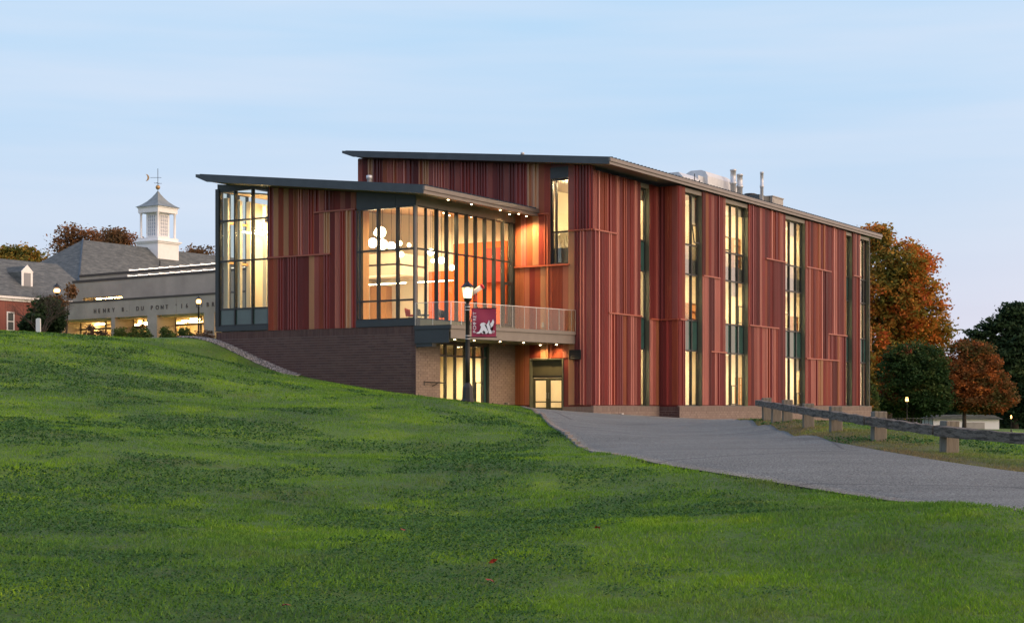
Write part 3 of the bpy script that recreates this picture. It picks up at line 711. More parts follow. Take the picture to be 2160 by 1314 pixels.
# upper zone from window to pavilion roof, and above the pavilion roof
PZE = 10.55                           # pavilion eave underside
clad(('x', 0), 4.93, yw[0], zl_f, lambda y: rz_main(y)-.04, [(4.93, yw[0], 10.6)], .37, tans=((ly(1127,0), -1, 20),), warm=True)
clad(('x', 0), YL, 4.93, 10.2, lambda y: rz_main(y)-.04, [], .37, tans=((ly(780,0), -1, 20), (ly(903,0),-1,20)))
pb('ledge_trim', 'rust metal', -.13, -.002, 4.93, yw[1]-.1, zl_f-.04, zl_f+.04)
pb('head_panel', 'dark fascia', -.02, .3, yw[1], yw[0], zw[1]+.02, 13.1)
o = window((.12, yw[0], 0), -math.pi/2, yw[0]-yw[1], zw[0], zw[1]-zw[0], [.30], [9.57-zw[0]], lambda i, j: 'jamb metal' if 0 else ('pane' if j else 'pale pane'))
pb('jamb', 'dark frame', 0, .12, yw[0]-.012, yw[0]-.002, zw[0], zw[1]); pb('jamb', 'dark frame', 0, .12, yw[1]+.002, yw[1]+.012, zw[0], zw[1])
# louvre
lv = empty('louvre', (-.15, ly(1205, 0), lz(757, 0, 1)), -math.pi/2, hall); lw = ly(1205,0)-ly(1227,0); lh = lz(739,0,1)-lz(757,0,1)
MB().box(0, lw, 0, .03, 0, lh).build('louvre_back', M['dark thing'], lv)
MB().box(-.03,0,-.04,.04,-.03,lh+.03).box(lw,lw+.03,-.04,.04,-.03,lh+.03).box(0,lw,-.04,.04,-.03,0).box(0,lw,-.04,.04,lh,lh+.03).build('louvre_frame', M['dark frame'], lv)
for k in range(4): o = MB().add([(0,-.03,0),(lw,-.03,0),(lw,.0,.05),(0,.0,.05),(0,-.03,-.01),(lw,-.03,-.01),(lw,.0,.04),(0,.0,.04)], [(0,1,2,3),(7,6,5,4),(0,4,5,1)]).build('slat', M['dark frame'], lv); o.location = (0, 0, .03+k*lh/4)
# entrance recess with double doors
dr = empty('entrance', (.25, yj[0], -.40), -math.pi/2, hall); dw = yj[0]-yj[1]; dh = zd+.40
MB().box(0,.07,-.27,.1,0,dh).box(dw-.07,dw,-.27,.1,0,dh).box(.07,dw-.07,-.25,.1,dh-.07,dh).build('door_surround', M['jamb green'], dr)
d0 = 1.98
MB().box(.07,dw-.07,.0,.06,d0+.12,dh-.07).build('transom_panel', M['door olive'], dr)
MB().box(.07,dw-.07,-.04,.08,d0,d0+.12).build('door_head', M['dark frame'], dr)
for k in range(2):
    x0 = .10+k*(dw-.2)/2; x1 = x0+(dw-.2)/2-.02
    mb = MB().box(x0,x0+.13,-.02,.04,.02,d0-.02).box(x1-.13,x1,-.02,.04,.02,d0-.02).box(x0+.13,x1-.13,-.02,.04,d0-.15,d0-.02).box(x0+.13,x1-.13,-.02,.04,.02,.2).box(x0+.13,x1-.13,-.02,.04,.62,.68)
    d_ = mb.build('door', M['door olive'], dr)
    MB().box(x0+.13,x1-.13,.0,.012,.2,d0-.15).build('pane', M['pane'], d_)
    hx = x1-.06 if k == 0 else x0+.06
    MB().tube([(hx,-.05,.85),(hx,-.08,.85),(hx,-.08,1.15),(hx,-.05,1.15)], .012, 6).build('handle', M['steel'], d_)
# front plinth
course_wall('p', 'shaded brick', 'brick mortar', ('x', -PLN), 4.8, yj[0]+.02, -1, -.02, CH, BL, soldier=.26)
course_wall('p', 'lit brick', 'lit brick mortar', ('x', -PLN), yj[1]-.02, -PLN, -1, -.02, CH, BL, soldier=.26)

# ===== main roof
def roof(name, x0, x1, y0, y1, zb, slope, th, tip):
    o = empty(name, (0,0,0), 0, hall)
    zu = lambda y: zb+slope*(y-y0)
    # slab with tapered high edge
    pr = [(y0, zb), (y1-tip, zu(y1-tip)), (y1, zu(y1)+th*.72), (y1, zu(y1)+th), (y0, zb+th)]
    MB().prism(pr, 0, x0+.03, x1-.03).build('roof_slab', M['soffit metal'], o)
    MB().prism([(y0-.01, zb-.03), (y1-tip, zu(y1-tip)-.03), (y1+.02, zu(y1)+th*.62), (y1+.02, zu(y1)+th+.03), (y0-.01, zb+th+.03)], 0, x0, x0+.028).build('fascia', M['roof metal'], o)
    MB().prism([(y0-.01, zb-.03), (y1-tip, zu(y1-tip)-.03), (y1+.02, zu(y1)+th*.62), (y1+.02, zu(y1)+th+.03), (y0-.01, zb+th+.03)], 0, x1-.028, x1).build('fascia', M['roof metal'], o)
    MB().box(x0+.03, x1-.03, y0-.05, y0-.002, zb-.03, zb+th*.45).box(x0+.0, x1-.0, y0-.12, y0-.002, zb+th*.45, zb+th+.02).build('eave_gutter', M['fascia metal'], o)
    MB().prism([(y0-.10, zb+th+.022), (y1, zu(y1)+th+.005), (y1, zu(y1)+th+.032), (y0-.10, zb+th+.045)], 0, x0+.0, x1).build('roof_sheet', M['roof metal'], o)
    sm_ = MB(); x = x0+.3
    while x < x1-.2:
        sm_.prism([(y0-.10, zb+th+.045), (y1, zu(y1)+th+.03), (y1, zu(y1)+th+.09), (y0-.10, zb+th+.11)], 0, x, x+.035); x += .43
    tag(sm_.build('roof_seam', M['roof metal'], o), kind='stuff')
    return o
RX0, RX1, RY0, RY1 = -1.0, lx(1858, -1.5), -1.52, ly(722, -1.0)
mroof = roof('main_roof', RX0, RX1, RY0, RY1, 12.88, RS, .28, .8)
# ===== rooftop plant
def rz_top(y): return 12.88+RS*(y-RY0)+.31
def roof_at(px, y): return lx(px, y)
def on_roof(px, y): x = lx(px, y); return x, y, rz_top(y)
# snow guard rows near the eave corner
for k in range(16):
    x = roof_at(1306, 1.2)+k*.86
    pb('snow_guard', 'fascia metal', x, x+.74, 1.0, 1.1, rz_top(1)+.02, rz_top(1)+.27)
def flue(px, top, y, r, name='flue', loc=None, parent=hall):
    x = lx(px, y); z0 = rz_top(y)-.1; z1 = lz(top, x, y)
    mb = MB().lathe([(r*1.5, 0), (r*1.02, .25), (r, .3), (r, (z1-z0)*.66), (r*1.25, (z1-z0)*.665), (r*1.25, (z1-z0)*.72), (r, (z1-z0)*.725), (r, z1-z0-.12), (r*1.15, z1-z0-.115), (r*1.15, z1-z0)], 14, (x, y, z0))
    return mb.build(name, M['galvanised'], hall, True)
flue(1546.5, 358, 4.5, .20); flue(1560.5, 368, 4.2, .20); flue(1607, 363, 3.6, .12); flue(1102, 322, 9, .10)
# ductwork: rounded silver duct with elbow
y_ = 6.0; xd0 = lx(1468, y_); xd1 = lx(1541, y_); zt_ = lz(371, (xd0+xd1)/2, y_); zb_ = rz_top(y_)-.2
prof = [(y_-.9, zb_), (y_-.9, zt_-.45), (y_-.72, zt_-.12), (y_-.4, zt_), (y_+.4, zt_), (y_+.8, zt_-.2), (y_+.9, zb_)]
duct = MB()
ax0 = xd0+ (xd1-xd0)*.62
duct.prism(prof, 0, xd0, ax0)
n = len(prof); secs = []
for k, (fx_, dz_) in enumerate(((0, 0), (.35, -.10), (.7, -.38), (1, -.95))):
    xx = ax0+.003+(xd1-ax0)*fx_
    secs += [(xx, a, b if b == zb_ else max(zb_+.05, b+dz_)) for a, b in prof]
fs = [(s*n+i, s*n+(i+1) % n, (s+1)*n+(i+1) % n, (s+1)*n+i) for s in range(3) for i in range(n)]+[tuple(3*n+i for i in range(n))]
duct.add(secs, fs); duct.build('roof_duct', M['galvanised'], hall)
xs = lx(1420, y_); MB().prism([(y_-.7, zb_), (y_-.7, zt_-.9), (y_-.4, zt_-.6), (y_+.4, zt_-.6), (y_+.8, zb_)], 0, xs, xs+3.2).build('roof_duct', M['galvanised'], hall)
pb('duct_collar', 'galvanised', xd0-.9, xd0-.003, y_-.6, y_+.6, zb_, zt_-.5)
# condenser unit with fans
yu = 4.6; xu0 = lx(1570, yu+1.2); xu1 = lx(1624, yu); zu1 = lz(410, xu0, yu)
ac = empty('rooftop_unit', (0,0,0), 0, hall)
pb('casing', 'unit dark', xu0, xu1, yu, yu+2.2, rz_top(yu)-.1, zu1, ac)
for k in range(3): MB().lathe([(.42, 0), (.42, .2), (.3, .22)], 16, (xu0+.8+k*((xu1-xu0-1.6)/2), yu+1.1, zu1)).build('fan_housing', M['dark thing'], ac)
xu2 = lx(1652, yu-.2); pb('casing', 'unit grey', xu1+.01, xu2, yu-.2, yu+2.0, rz_top(yu)-.1, zu1+.05, ac); pb('casing', 'unit grey', xu1-.05, xu2+.06, yu-.26, yu+2.06, zu1+.052, zu1+.12, ac)
pb('access_panel', 'unit grey', xu1+.25, xu2-.25, yu-.23, yu-.202, rz_top(yu)+.2, zu1-.15, ac)
for px, tp, y in ((1465, 367, 3.0), (1476, 380, 2.5)):
    x, yy, z = on_roof(px, y); MB().tube([(x,yy,z-.1),(x,yy,lz(tp,x,yy))], .03, 6).build('vent_pipe', M['dark frame'], hall)

# ===== interior of the long block
XI0, XI1, YI = .4, XE-.35, 5.2
for z0_, z1_, mt in ((-.45, -.06, 'room floor'), (3.36, 4.2, 'white wall'), (7.86, 8.7, 'white wall')):
    pb('floor_slab', mt, .34, XR+.33, .34, YI, z0_, z1_); pb('floor_slab', mt, XR+.34, XI1, YB+.42, YI, z0_, z1_)
pb('ceiling', 'white wall', .33, XI1, .33, YI, 12.62, 12.78); pb('ceiling', 'white wall', XR+.34, XI1, YB+.42, .325, 12.62, 12.78)
pb('interior_wall', 'cream wall', .33, XI1, YI, YI+.2, -.45, 12.8); pb('interior_wall', 'cream wall', XE-.346, XE-.302, YB+.36, YI-.01, -.2, 12.6)
rr = random.Random(3)
for z0_, z1_ in ((-.05, 3.35), (4.21, 7.85), (8.71, 12.61)):
    for x in (xa[1]+.9+.6, xb[1]-.9, (xb[2]+xb[3])/2, (xb[4]+xb[5])/2+.8, (xb[6]+xb[7])/2, xb[8]+.6):
        x += rr.uniform(-.5, .5)
        pb('partition', 'cream wall', x, x+.15, (YB+.45 if x > XR+.4 else .36), YI-.003, z0_, z1_)
    for xq in (1.2, xa[1]+.2, xa[1]+3.2, xb[1]+1.2, xb[1]+4.6, xb[3]+1.0, xb[3]+4.2, xb[5]+1.0, xb[5]+5, xb[7]-1.5, xb[9]-.9):
        pb('light_strip', 'room light', xq, min(xq+1.5, XI1-.1), 1.9, 2.15, z1_-.28, z1_-.2)
# things seen inside the windows: cabinets, plants
for px, z, hh in ((1448, 0, 1.0), (1468, 0, 1.3), (1545, 0, .9), (1560, 4.3, 1.2), (1670, 0, 1.1), (1452, 4.3, 1.5)):
    x = bx_(px)+.2; pb('cabinet', 'wood' if rr.random() < .5 else 'dark thing', x, x+.7, YB+1.3, YB+1.8, z+(-.05 if z == 0 else -.09), z+hh)

for px, z0_, z1_ in ((1461, 10.9, 12.5), (1548, 6.9, 7.75), (1672, 11.6, 12.5), (1561, 12.0, 12.5), (1686, 2.4, 3.25), (1356, 11.9, 12.5)):
    y_b = YB+REC+.2 if px > 1400 else REC+.2; xq = lx(px, y_b); pb('roller_blind', 'white wall', xq-.45, xq+.45, y_b, y_b+.02, z0_, z1_)
for px, z0_ in ((1450, 4.3), (1544, 8.8), (1556, -.05), (1668, 4.3), (1690, -.05), (1825, 4.3)):
    xq = lx(px, YB+.9); sh = empty('bookshelf', (xq, YB+.75, z0_), 0, hall)
    MB().box(0,.04,0,.35,0,1.9).box(1.0,1.04,0,.35,0,1.9).build('side_panel', M['wood'], sh)
    for k in range(5): MB().box(.042,.998,0,.35,.02+k*.46,.05+k*.46).build('shelf', M['wood'], sh)

# ===== pavilion
PX = -9.52; PY = 4.93; PL = ly(459, PX)      # left end
PZ0 = 4.40; PZB = 4.08
YA, YBp = ly(752, PX), ly(566.5, PX)         # dark/glass to red, red to left glass
PS = .116; PRX0, PRX1 = -11.0, -.04; PRY0, PRY1 = 3.45, ly(413, -11.0)
def rz_pav(y): return 10.52+PS*(y-PRY0)
proof = roof('pavilion_roof', PRX0, PRX1, PRY0, PRY1, 10.52, PS, .32, .8)
# cladding (red) on pavilion
pb('wall', 'dark maroon metal', PX+.052, PX+.3, YA, YBp, PZB+.1, 10.3)
MB().prism([(YA, 10.3), (YBp, 10.3), (YBp, rz_pav(YBp)-.02), (YA, rz_pav(YA)-.02)], 0, PX+.06, PX+.28).build('wall', M['dark maroon metal'], hall)
led = [(YBp, ly(699, PX), 7.99), (ly(664, PX), YA, 10.22)]
tn = [(ly(584,PX),7.9,12.5),(ly(605,PX),7.9,12.5),(ly(692.5,PX),7.9,10.2),(ly(737,PX),4,10.2),(ly(660,PX),4,8)]
clad(('x', PX), YBp, YA, PZB, lambda y: rz_pav(y)-.03, led, .353, tans=tn)
# dark headers
def header(y0, y1, zlow):
    MB().prism([(y0, zlow), (y1, zlow), (y1, rz_pav(y1)-.01), (y0, rz_pav(y0)-.01)], 0, PX-.03, PX+.3).build('head_panel', M['dark fascia'], hall)
ZGR, ZGL = 10.19, 11.86
nseg = 4
for k in range(3):
    a = PY+.005+(YA-PY-.005)*k/3; b = PY+(YA-PY)*(k+1)/3-.012; header(a, b, ZGR)
for k in range(2):
    a = YBp+.01+(PL-YBp)*k/2; b = YBp+(PL-YBp)*(k+1)/2-.012; header(a, b, ZGL)
MB().prism([(PX+.0, ZGR), (PRX1, ZGR), (PRX1, rz_pav(PY)), (PX+.0, rz_pav(PY))], 1, PY-.03, PY+.25).build('head_panel', M['taupe metal'], hall)
MB().box(PX-.08, PX+.3, PL-.15, PL+.1, PZ0, ZGL+.1).build('corner_post', M['dark frame'], hall)
# bases under glass
pb('base_panel', 'dark fascia', PX-.06, PX+.3, YBp+.005, PL+.1, 4.12, 4.40); pb('base_panel', 'dark fascia', PX-.06, PX+.3, PY-.06, YA-.005, 4.09, 4.43)
pb('base_panel', 'jamb green', PX+.305, -.05, PY-.05, PY+.3, 4.09, 4.43)
# front right glass
def fv(px): return YA-ly(px, PX)
wr = YA-PY-.10
window((PX-.02, YA-.003, 0), -math.pi/2, wr, 4.44, ZGR-4.45, [fv(760.5), fv(797.5), fv(838)], [5.41-4.44, 8.0-4.44], lambda i, j: 'jamb metal' if 0 else 'pane', fr=.06, mull=.10, dp=.2)
pb('corner_post', 'fascia metal', PX-.02, PX+.1, PY+.0, PY+.10, 4.44, ZGR-.01)
# side glass, deep fins
swx = [PX+.105]; fins = [lx(p, PY) for p in (899,920,941,962,983,1002,1021.5,1041,1059.5,1077.5)]
sw = window((PX+.105, PY, 0), 0, -.06-(PX+.105), 4.44, ZGR-4.45, [f-(PX+.105) for f in fins], [8.0-4.44], lambda i, j: 'pane' if i < 10 else 'jamb metal' if 0 else ('pane' if i < 10 else 'green spandrel'), fr=.06, mull=.065, dp=.12)
for f in fins[1:]: MB().box(f-.035, f+.035, PY-.13, PY-.045, 4.44, ZGR-.01).build('fin', M['dark frame'], hall)
MB().box(fins[8]+.05, fins[9]-.05, PY-.10, PY-.045, 4.5, 4.56).box(fins[8]+.05, fins[8]+.14, PY-.10, PY-.045, 4.56, 6.7).box(fins[9]-.14, fins[9]-.05, PY-.10, PY-.045, 4.56, 6.7).box(fins[8]+.05, fins[9]-.05, PY-.10, PY-.045, 6.7, 6.85).build('balcony_door', M['dark frame'], hall)
# front left glass
def gv(px): return PL-ly(px, PX)
window((PX-.02, PL-.15, 0), -math.pi/2, PL-.15-YBp-.005, 4.41, ZGL-4.42, [gv(496)-.15, gv(532.7)-.15], [5.33-4.41, 7.96-4.41, 10.17-4.41], lambda i, j: 'green spandrel' if j == 0 else 'pane', fr=.06, mull=.09, dp=.2)
# left end glazing (seen through the corner)
pb('interior_wall', 'cream wall', -7.2, -5.2, PL-.25, PL-.02, 4.28, 11.5)
for x in (-9.2, -8.3, -7.35): pb('interior_column', 'cream wall', x, x+.14, PL-.45, PL-.15, 4.28, 11.5)
for z in (5.3, 7.9, 10.1): pb('interior_rail', 'wood', -9.05, -7.35, PL-.3, PL-.18, z, z+.12)
window((-7.2, PL+.0, 0), math.pi, 2.2, 4.41, ZGL-4.42, [.75, 1.5], [5.33-4.41, 7.96-4.41, 10.17-4.41], lambda i, j: 'green spandrel' if j == 0 else 'pane', fr=.06, mull=.09, dp=.2)
# brick base
nb1 = course_wall('b', 'shaded brick', 'brick mortar', ('x', PX), PL+.1, PY, -.6, PZB-.005, .135, .405, soldier=.40, parts=300)
wx0, wx1 = lx(928, PY), lx(1031.7, PY)
course_wall('b', 'lit brick', 'lit brick mortar', ('y', PY), PX+.0, wx0, -.6, PZB-.005, .135, .405)
course_wall('b', 'lit brick', 'lit brick mortar', ('y', PY), wx1, -.0, -.8, PZB-.005, .135, .405)
pb('lintel', 'dark frame', wx0, wx1, PY-.01, PY+.3, 3.28, PZB)
ws = [lx(p, PY)-wx0 for p in (944, 964.4, 985, 1004.8, 1022.6)]
window((wx0, PY+.12, 0), 0, wx1-wx0, -.25, 3.53, ws, [2.64+.25], lambda i, j: ('pale pane' if j else 'pane') if i < 5 else 'green spandrel', fr=.07, mull=.09, sash=((4, .2, 1.55, 0),))
pb('jamb', 'jamb green', wx1-.012, wx1-.002, PY+.02, PY+.2, -.25, 3.27)
pb('wall', 'white wall', PX+.3, -.1, PL-.3+.02, PL-.02, 2.5, 4.3)
# lower room behind the window
pb('floor_slab', 'room floor', PX+.3, -.02, PY+.3, 11, -.6, -.3); pb('floor_slab', 'white wall', PX+.31, -.05, PY+.31, PL-.31, 3.3, 4.22)
pb('interior_wall', 'cream wall', PX+.31, -.05, 10, 10.2, -.3, 3.29); pb('interior_wall', 'cream wall', -.3, -.1, PY+.31, 9.99, -.3, 3.29)
pb('interior_wall', 'cream wall', PX+.302, PX+.4, PY+.31, 9.99, -.3, 3.29)
for x in (-8, -6, -4, -2):
    MB().lathe([(.07, 0), (.07, .02)], 10, (x, 7.4, 3.27)).build('ceiling_light', M['down light'], hall)
    l = bpy.data.lights.new('ceiling_lamp', 'SPOT'); l.energy = 1100; l.color = (1, .78, .46); l.spot_size = R(165); l.spot_blend = 1; l.shadow_soft_size = .1
    o = bpy.data.objects.new('ceiling_lamp', l); COL.objects.link(o); o.parent = hall; o.location = (x, 7.4, 3.2)
pb('interior_door', 'door olive', -4.2, -3.2, 9.93, 9.998, -.3, 2.0)
# upper room
YS = 14.4                             # wall between the two glazed rooms
pb('room_carpet', 'room floor', PX+.31, -.06, PY+.31, PL-.31, 4.221, 4.28)
MB().prism([(PY+.26, rz_pav(PY+.26)-.42), (PL-.02, rz_pav(PL)-.42), (PL-.02, rz_pav(PL)-.34), (PY+.26, rz_pav(PY+.26)-.34)], 0, PX+.31, -.06).build('wood_ceiling', M['wood ceiling'], hall)
pb('interior_wall', 'orange wall', -.6, -.35, PY+.27, 8.7, 4.28, 9.2)
MB().prism([(PY+.27, 4.28), (YS, 4.28), (YS, rz_pav(YS)-.43), (PY+.27, rz_pav(PY+.27)-.43)], 0, -.34, -.08).build('interior_wall', M['white wall'], hall)
pb('interior_wall', 'orange wall', -.62, -.345, 8.7, 10.4, 4.28, 7.7)
pb('interior_wall', 'deep red wall', -.95, -.61, 5.3, 6.5, 6.9, 8.8)
pb('interior_wall', 'wood', -.9, -.36, 13.2, YS-.01, 4.28, 7.0)
pb('mezzanine_edge', 'white wall', -3.4, -.345, 10.6, YS-.01, 8.0, 8.6)
pb('mezzanine_edge', 'white wall', -3.4, -.345, 10.6, YS-.01, 7.4, 7.9)
pb('interior_wall', 'wood', PX+.35, PX+1.0, YA-.05, YA+.25, 4.28, 10.4)
MB().box(PX+.35, -.35, YS, YS+.2, 4.28, 11.35).build('interior_wall', M['cream wall'], hall)
pb('interior_wall', 'cream wall', -5.2, -5.0, YS+.21, PL-.33, 4.28, 11.3)
pb('linear_light', 'strip light', -2.6, -2.55, 10.6, 14.2, 6.93, 6.97); pb('linear_light', 'strip light', -2.6, -2.55, 7.4, 9.8, 6.93, 6.97)
for x, y in ((-8,7),(-6,9),(-4,7),(-2.2,6.4),(-2.2,9.5),(-5,12),(-8,12),(-8.6,15.4),(-6.4,15.4),(-8.2,17),(-6.4,16.8),(-2.2,7.9),(-4,5.6),(-6.5,5.6)):
    MB().lathe([(.07, 0), (.07, .02)], 10, (x, y, rz_pav(y)-.45)).build('ceiling_light', M['down light'], hall)
    l = bpy.data.lights.new('ceiling_lamp', 'SPOT'); l.energy = 700; l.color = (1, .74, .40); l.spot_size = R(150); l.spot_blend = 1; l.shadow_soft_size = .12
    o = bpy.data.objects.new('ceiling_lamp', l); COL.objects.link(o); o.parent = hall; o.location = (x, y, rz_pav(y)-.5)
for y in (15.2, 16.2, 17.2): pb('linear_light', 'strip light', -8.8, -5.4, y, y+.06, 9.6, 9.66)
pb('interior_beam', 'wood', -9.1, -5.3, 15.0, 15.3, 10.0, 10.3); pb('interior_beam', 'cream wall', -9.1, -8.9, 17.1, 17.4, 4.28, 11.3)
for i, y in enumerate((15.6, 16.7)): pb('interior_column', 'white wall', -7.4, -7.15, y, y+.25, 4.28, 11.2)
# ===== balcony
Q0 = (PX-.05, PY-.02); Q1 = (PX-.05, 2.79); Q2 = (-.05, 1.09); Q3 = (-.05, PY-.06)
MB().prism([Q0, Q1, Q2, Q3][::-1], 2, 3.74, 4.05).build('balcony_slab', M['taupe metal'], hall)
MB().prism([(Q0[0]+.25, Q0[1]), (Q1[0]+.25, Q1[1]+.25), (Q2[0], Q2[1]+.25), Q3][::-1], 2, 3.40, 3.738).build('balcony_soffit', M['soffit metal'], hall)
dirx = Vector((Q2[0]-Q1[0], Q2[1]-Q1[1], 0)); LB = dirx.length; ang = math.atan2(dirx.y, dirx.x)
def strip(name, mat, s0, s1, off, z0, z1, th=.05):
    o = MB().box(s0, s1, -th, 0, z0, z1).build(name, M[mat], hall); o.location = (Q1[0], Q1[1], 0); o.rotation_euler = (0,0,ang); o.location += Vector((math.sin(ang)*off, -math.cos(ang)*off, 0)); return o
strip('balcony_fascia', 'taupe metal', 0, LB, .004, 3.88, 4.07, .09); strip('balcony_fascia', 'taupe metal', .02, LB, 0, 3.40, 3.877, .03)
pb('balcony_fascia', 'dark fascia', PX-.15, PX-.055, 2.79-.09, PY+.0, 3.88, 4.07); pb('balcony_fascia', 'dark fascia', PX-.10, PX-.055, 2.83, PY+.0, 3.18, 3.877)
pb('balcony_beam', 'dark fascia', PX-.04, PX+.3, 3.9, PY-.06, 3.0, 3.39)
# glass guard
gs = [0]
for px in (971,999,1026,1053,1079,1104,1129,1154.6,1177,1203):
    t = (px-1080)/F
    # intersection of view ray with guard line
    p0 = C0+U*Q1[0]+V_*Q1[1]; d = (U*dirx.x+V_*dirx.y)/LB
    gs.append((t*p0.y-p0.x)/(d.x-t*d.y))
gs.append(LB-.02)
gd = empty('balcony_guard', (Q1[0], Q1[1], 0), ang, hall)
MB().box(0, LB, -.10, -.05, 5.20, 5.235).build('guard_rail', M['steel'], gd)
for a, b in zip(gs[:-1], gs[1:]): MB().box(a+.012, b-.012, -.082, -.07, 4.08, 5.19).build('guard_pane', M['guard glass'], gd)
for s in gs: MB().box(s-.009, s+.009, -.09, -.062, 4.08, 5.20).build('baluster', M['steel'], gd)
gd2 = empty('balcony_guard', (PX-.12, PY-.05, 0), -math.pi/2, hall); l2 = PY-.05-2.79+.08
MB().box(0, l2, -.02, .03, 5.20, 5.235).build('guard_rail', M['steel'], gd2)
for k in range(2): MB().box(k*l2/2+.012, (k+1)*l2/2-.012, 0, .012, 4.08, 5.19).build('guard_pane', M['guard glass'], gd2)
for k in range(3): MB().box(k*l2/2-.009, k*l2/2+.009, -.01, .02, 4.08, 5.2).build('baluster', M['steel'], gd2)
# soffit lights
def downlight(x, y, z, power, cone=110, mat='down light'):
    MB().lathe([(.05, 0), (.05, .02)], 12, (x, y, z-.022)).build('soffit_light', M[mat], hall)
    l = bpy.data.lights.new('soffit_lamp', 'SPOT'); l.energy = power; l.color = (1, .62, .26); l.spot_size = R(cone); l.spot_blend = .9; l.shadow_soft_size = .08
    o = bpy.data.objects.new('soffit_lamp', l); COL.objects.link(o); o.parent = hall; o.location = (x, y, z-.05)
def bal_pt(px, inset=.9):
    t = (px-1080)/F; p0 = C0+U*Q1[0]+V_*(Q1[1]+inset); d = (U*dirx.x+V_*dirx.y)/LB; s = (t*p0.y-p0.x)/(d.x-t*d.y); return Q1[0]+dirx.x/LB*s, Q1[1]+inset+dirx.y/LB*s
for px in (945.4+14, 1000, 1054.7, 1104.6): x, y = bal_pt(px); downlight(x, y, 3.398, 70, 140)
for px in (945.5, 994.5, 1055, 1098): x = lx(px, 4.2); downlight(min(x, -.8), 4.2, rz_pav(4.2), 190, 120)
# warm wall washer on the clad wall at the balcony (recessed in the roof overhang next to the wall)
for y_, pw in ((2.9, 0), ): pass
downlight(-.75, 3.75, 10.45, 1100, 150); downlight(-1.6, 4.3, 10.5, 700, 150); downlight(-.5, 3.0, 3.37, 200, 150); downlight(-.45, 2.0, 3.37, 160, 150)
# vent pipe on the pavilion roof
xv = -3; yv = ly(779, xv); zv0 = rz_pav(yv)+.3; MB().lathe([(.16,0),(.13,.15),(.13,1.0),(.17,1.02),(.17,1.2),(.10,1.22)], 14, (xv, yv, zv0)).build('vent_pipe', M['galvanised'], hall, True)
# wall bracket on the side brick wall
rb = empty('wall_bracket', (lx(896, PY), PY-.03, lz(808, -8.7, PY)), 0, hall)
rw = lx(922, PY)-lx(892, PY)
MB().tube([(-.1,0,-.12),(-.1,0,.12)], .025, 6).tube([(0,0,.06),(rw,0,.06)], .02, 6).tube([(0,-.35,.02),(rw,-.35,.02)], .02, 6).tube([(.05,0,.06),(.05,-.35,.02)], .02, 6).tube([(rw-.05,0,.06),(rw-.05,-.35,.02)], .02, 6).tube([(rw/2,0,-.15),(rw/2,-.35,.02)], .02, 6).build('bracket_frame', M['dark thing'], rb)
for k in range(6): MB().tube([(.1+k*(rw-.2)/5,0,.06),(.1+k*(rw-.2)/5,-.35,.02)], .012, 5).build('bracket_bar', M['dark thing'], rb)
# small wall fixtures
x = lx(1063.5, PY); pb('outlet_box', 'unit dark', x, x+.15, PY-.09, PY-.023, lz(852,x,PY), lz(849,x,PY)); x = lx(1069, PY); pb('outlet_box', 'unit grey', x, x+.12, PY-.09, PY-.023, lz(852.5,x,PY), lz(849.5,x,PY))
x = lx(1304, 0); pb('hose_bib', 'steel', x, x+.25, -.22, -.123, lz(875,x,0), lz(871,x,0))
pb('outlet_box', 'unit grey', -.1, -.06, ly(1147,0)-.05, ly(1147,0)+.08, 4.35, 4.62)
print('panels', NP[0], 'bricks', nb1)

# ---------------------------------------------------------------- pendant globes in the pavilion room
def b2w(x, y, z): p = bw(x, y, 0); return Vector((p.x, p.y, EYE+z))
GL = [(257,595,42),(207,665,35),(272,675,38),(330,685,30),(232,600,20),(395,740,20),(385,668,18),(447,680,14),(590,725,25),(604,782,15),(660,780,25),(730,828,20)]
words = ['large upper globe lamp glowing in the corner lounge','globe lamp furthest left in the lounge cluster','large globe lamp low in the middle of the lounge cluster','globe lamp right of the middle of the lounge cluster','small globe lamp tucked beside the large upper globe','low hanging globe lamp just below the lounge cluster','small globe lamp at the right edge of the lounge cluster','smallest globe lamp just left of the glass corner','globe lamp just right of the glass corner','small low globe lamp right of the glass corner','globe lamp in front of the orange wall, left of two','lowest globe lamp hanging nearest the orange wall']
for i, (cx, cy, r) in enumerate(GL):
    px = 720+cx/3.128; py = 300+cy/3.128; y = 6.6+(i % 3)*.9 if i < 8 else 6.2
    d = 82.5 + (i % 3)*1.2 if i < 8 else 84.0
    p = at(px, py, d); rad = r/3.128*d/F*.9
    g = empty('pendant_lamp', (p.x, p.y, p.z)); tag(g, words[i], 'pendant lamp', 'globe lamps hanging in the corner lounge')
    MB().lathe([(rad*math.sin(math.pi*k/10)+1e-4, -rad*math.cos(math.pi*k/10)) for k in range(11)], 16).build('globe', M['globe light'], g, True)
    bxx, byy = world_to_b(p.x, p.y); zt = EYE+rz_pav(byy)-.42
    MB().tube([(0,0,rad),(0,0,max(rad+.2, zt-p.z))], .012, 5).build('cord', M['dark thing'], g)

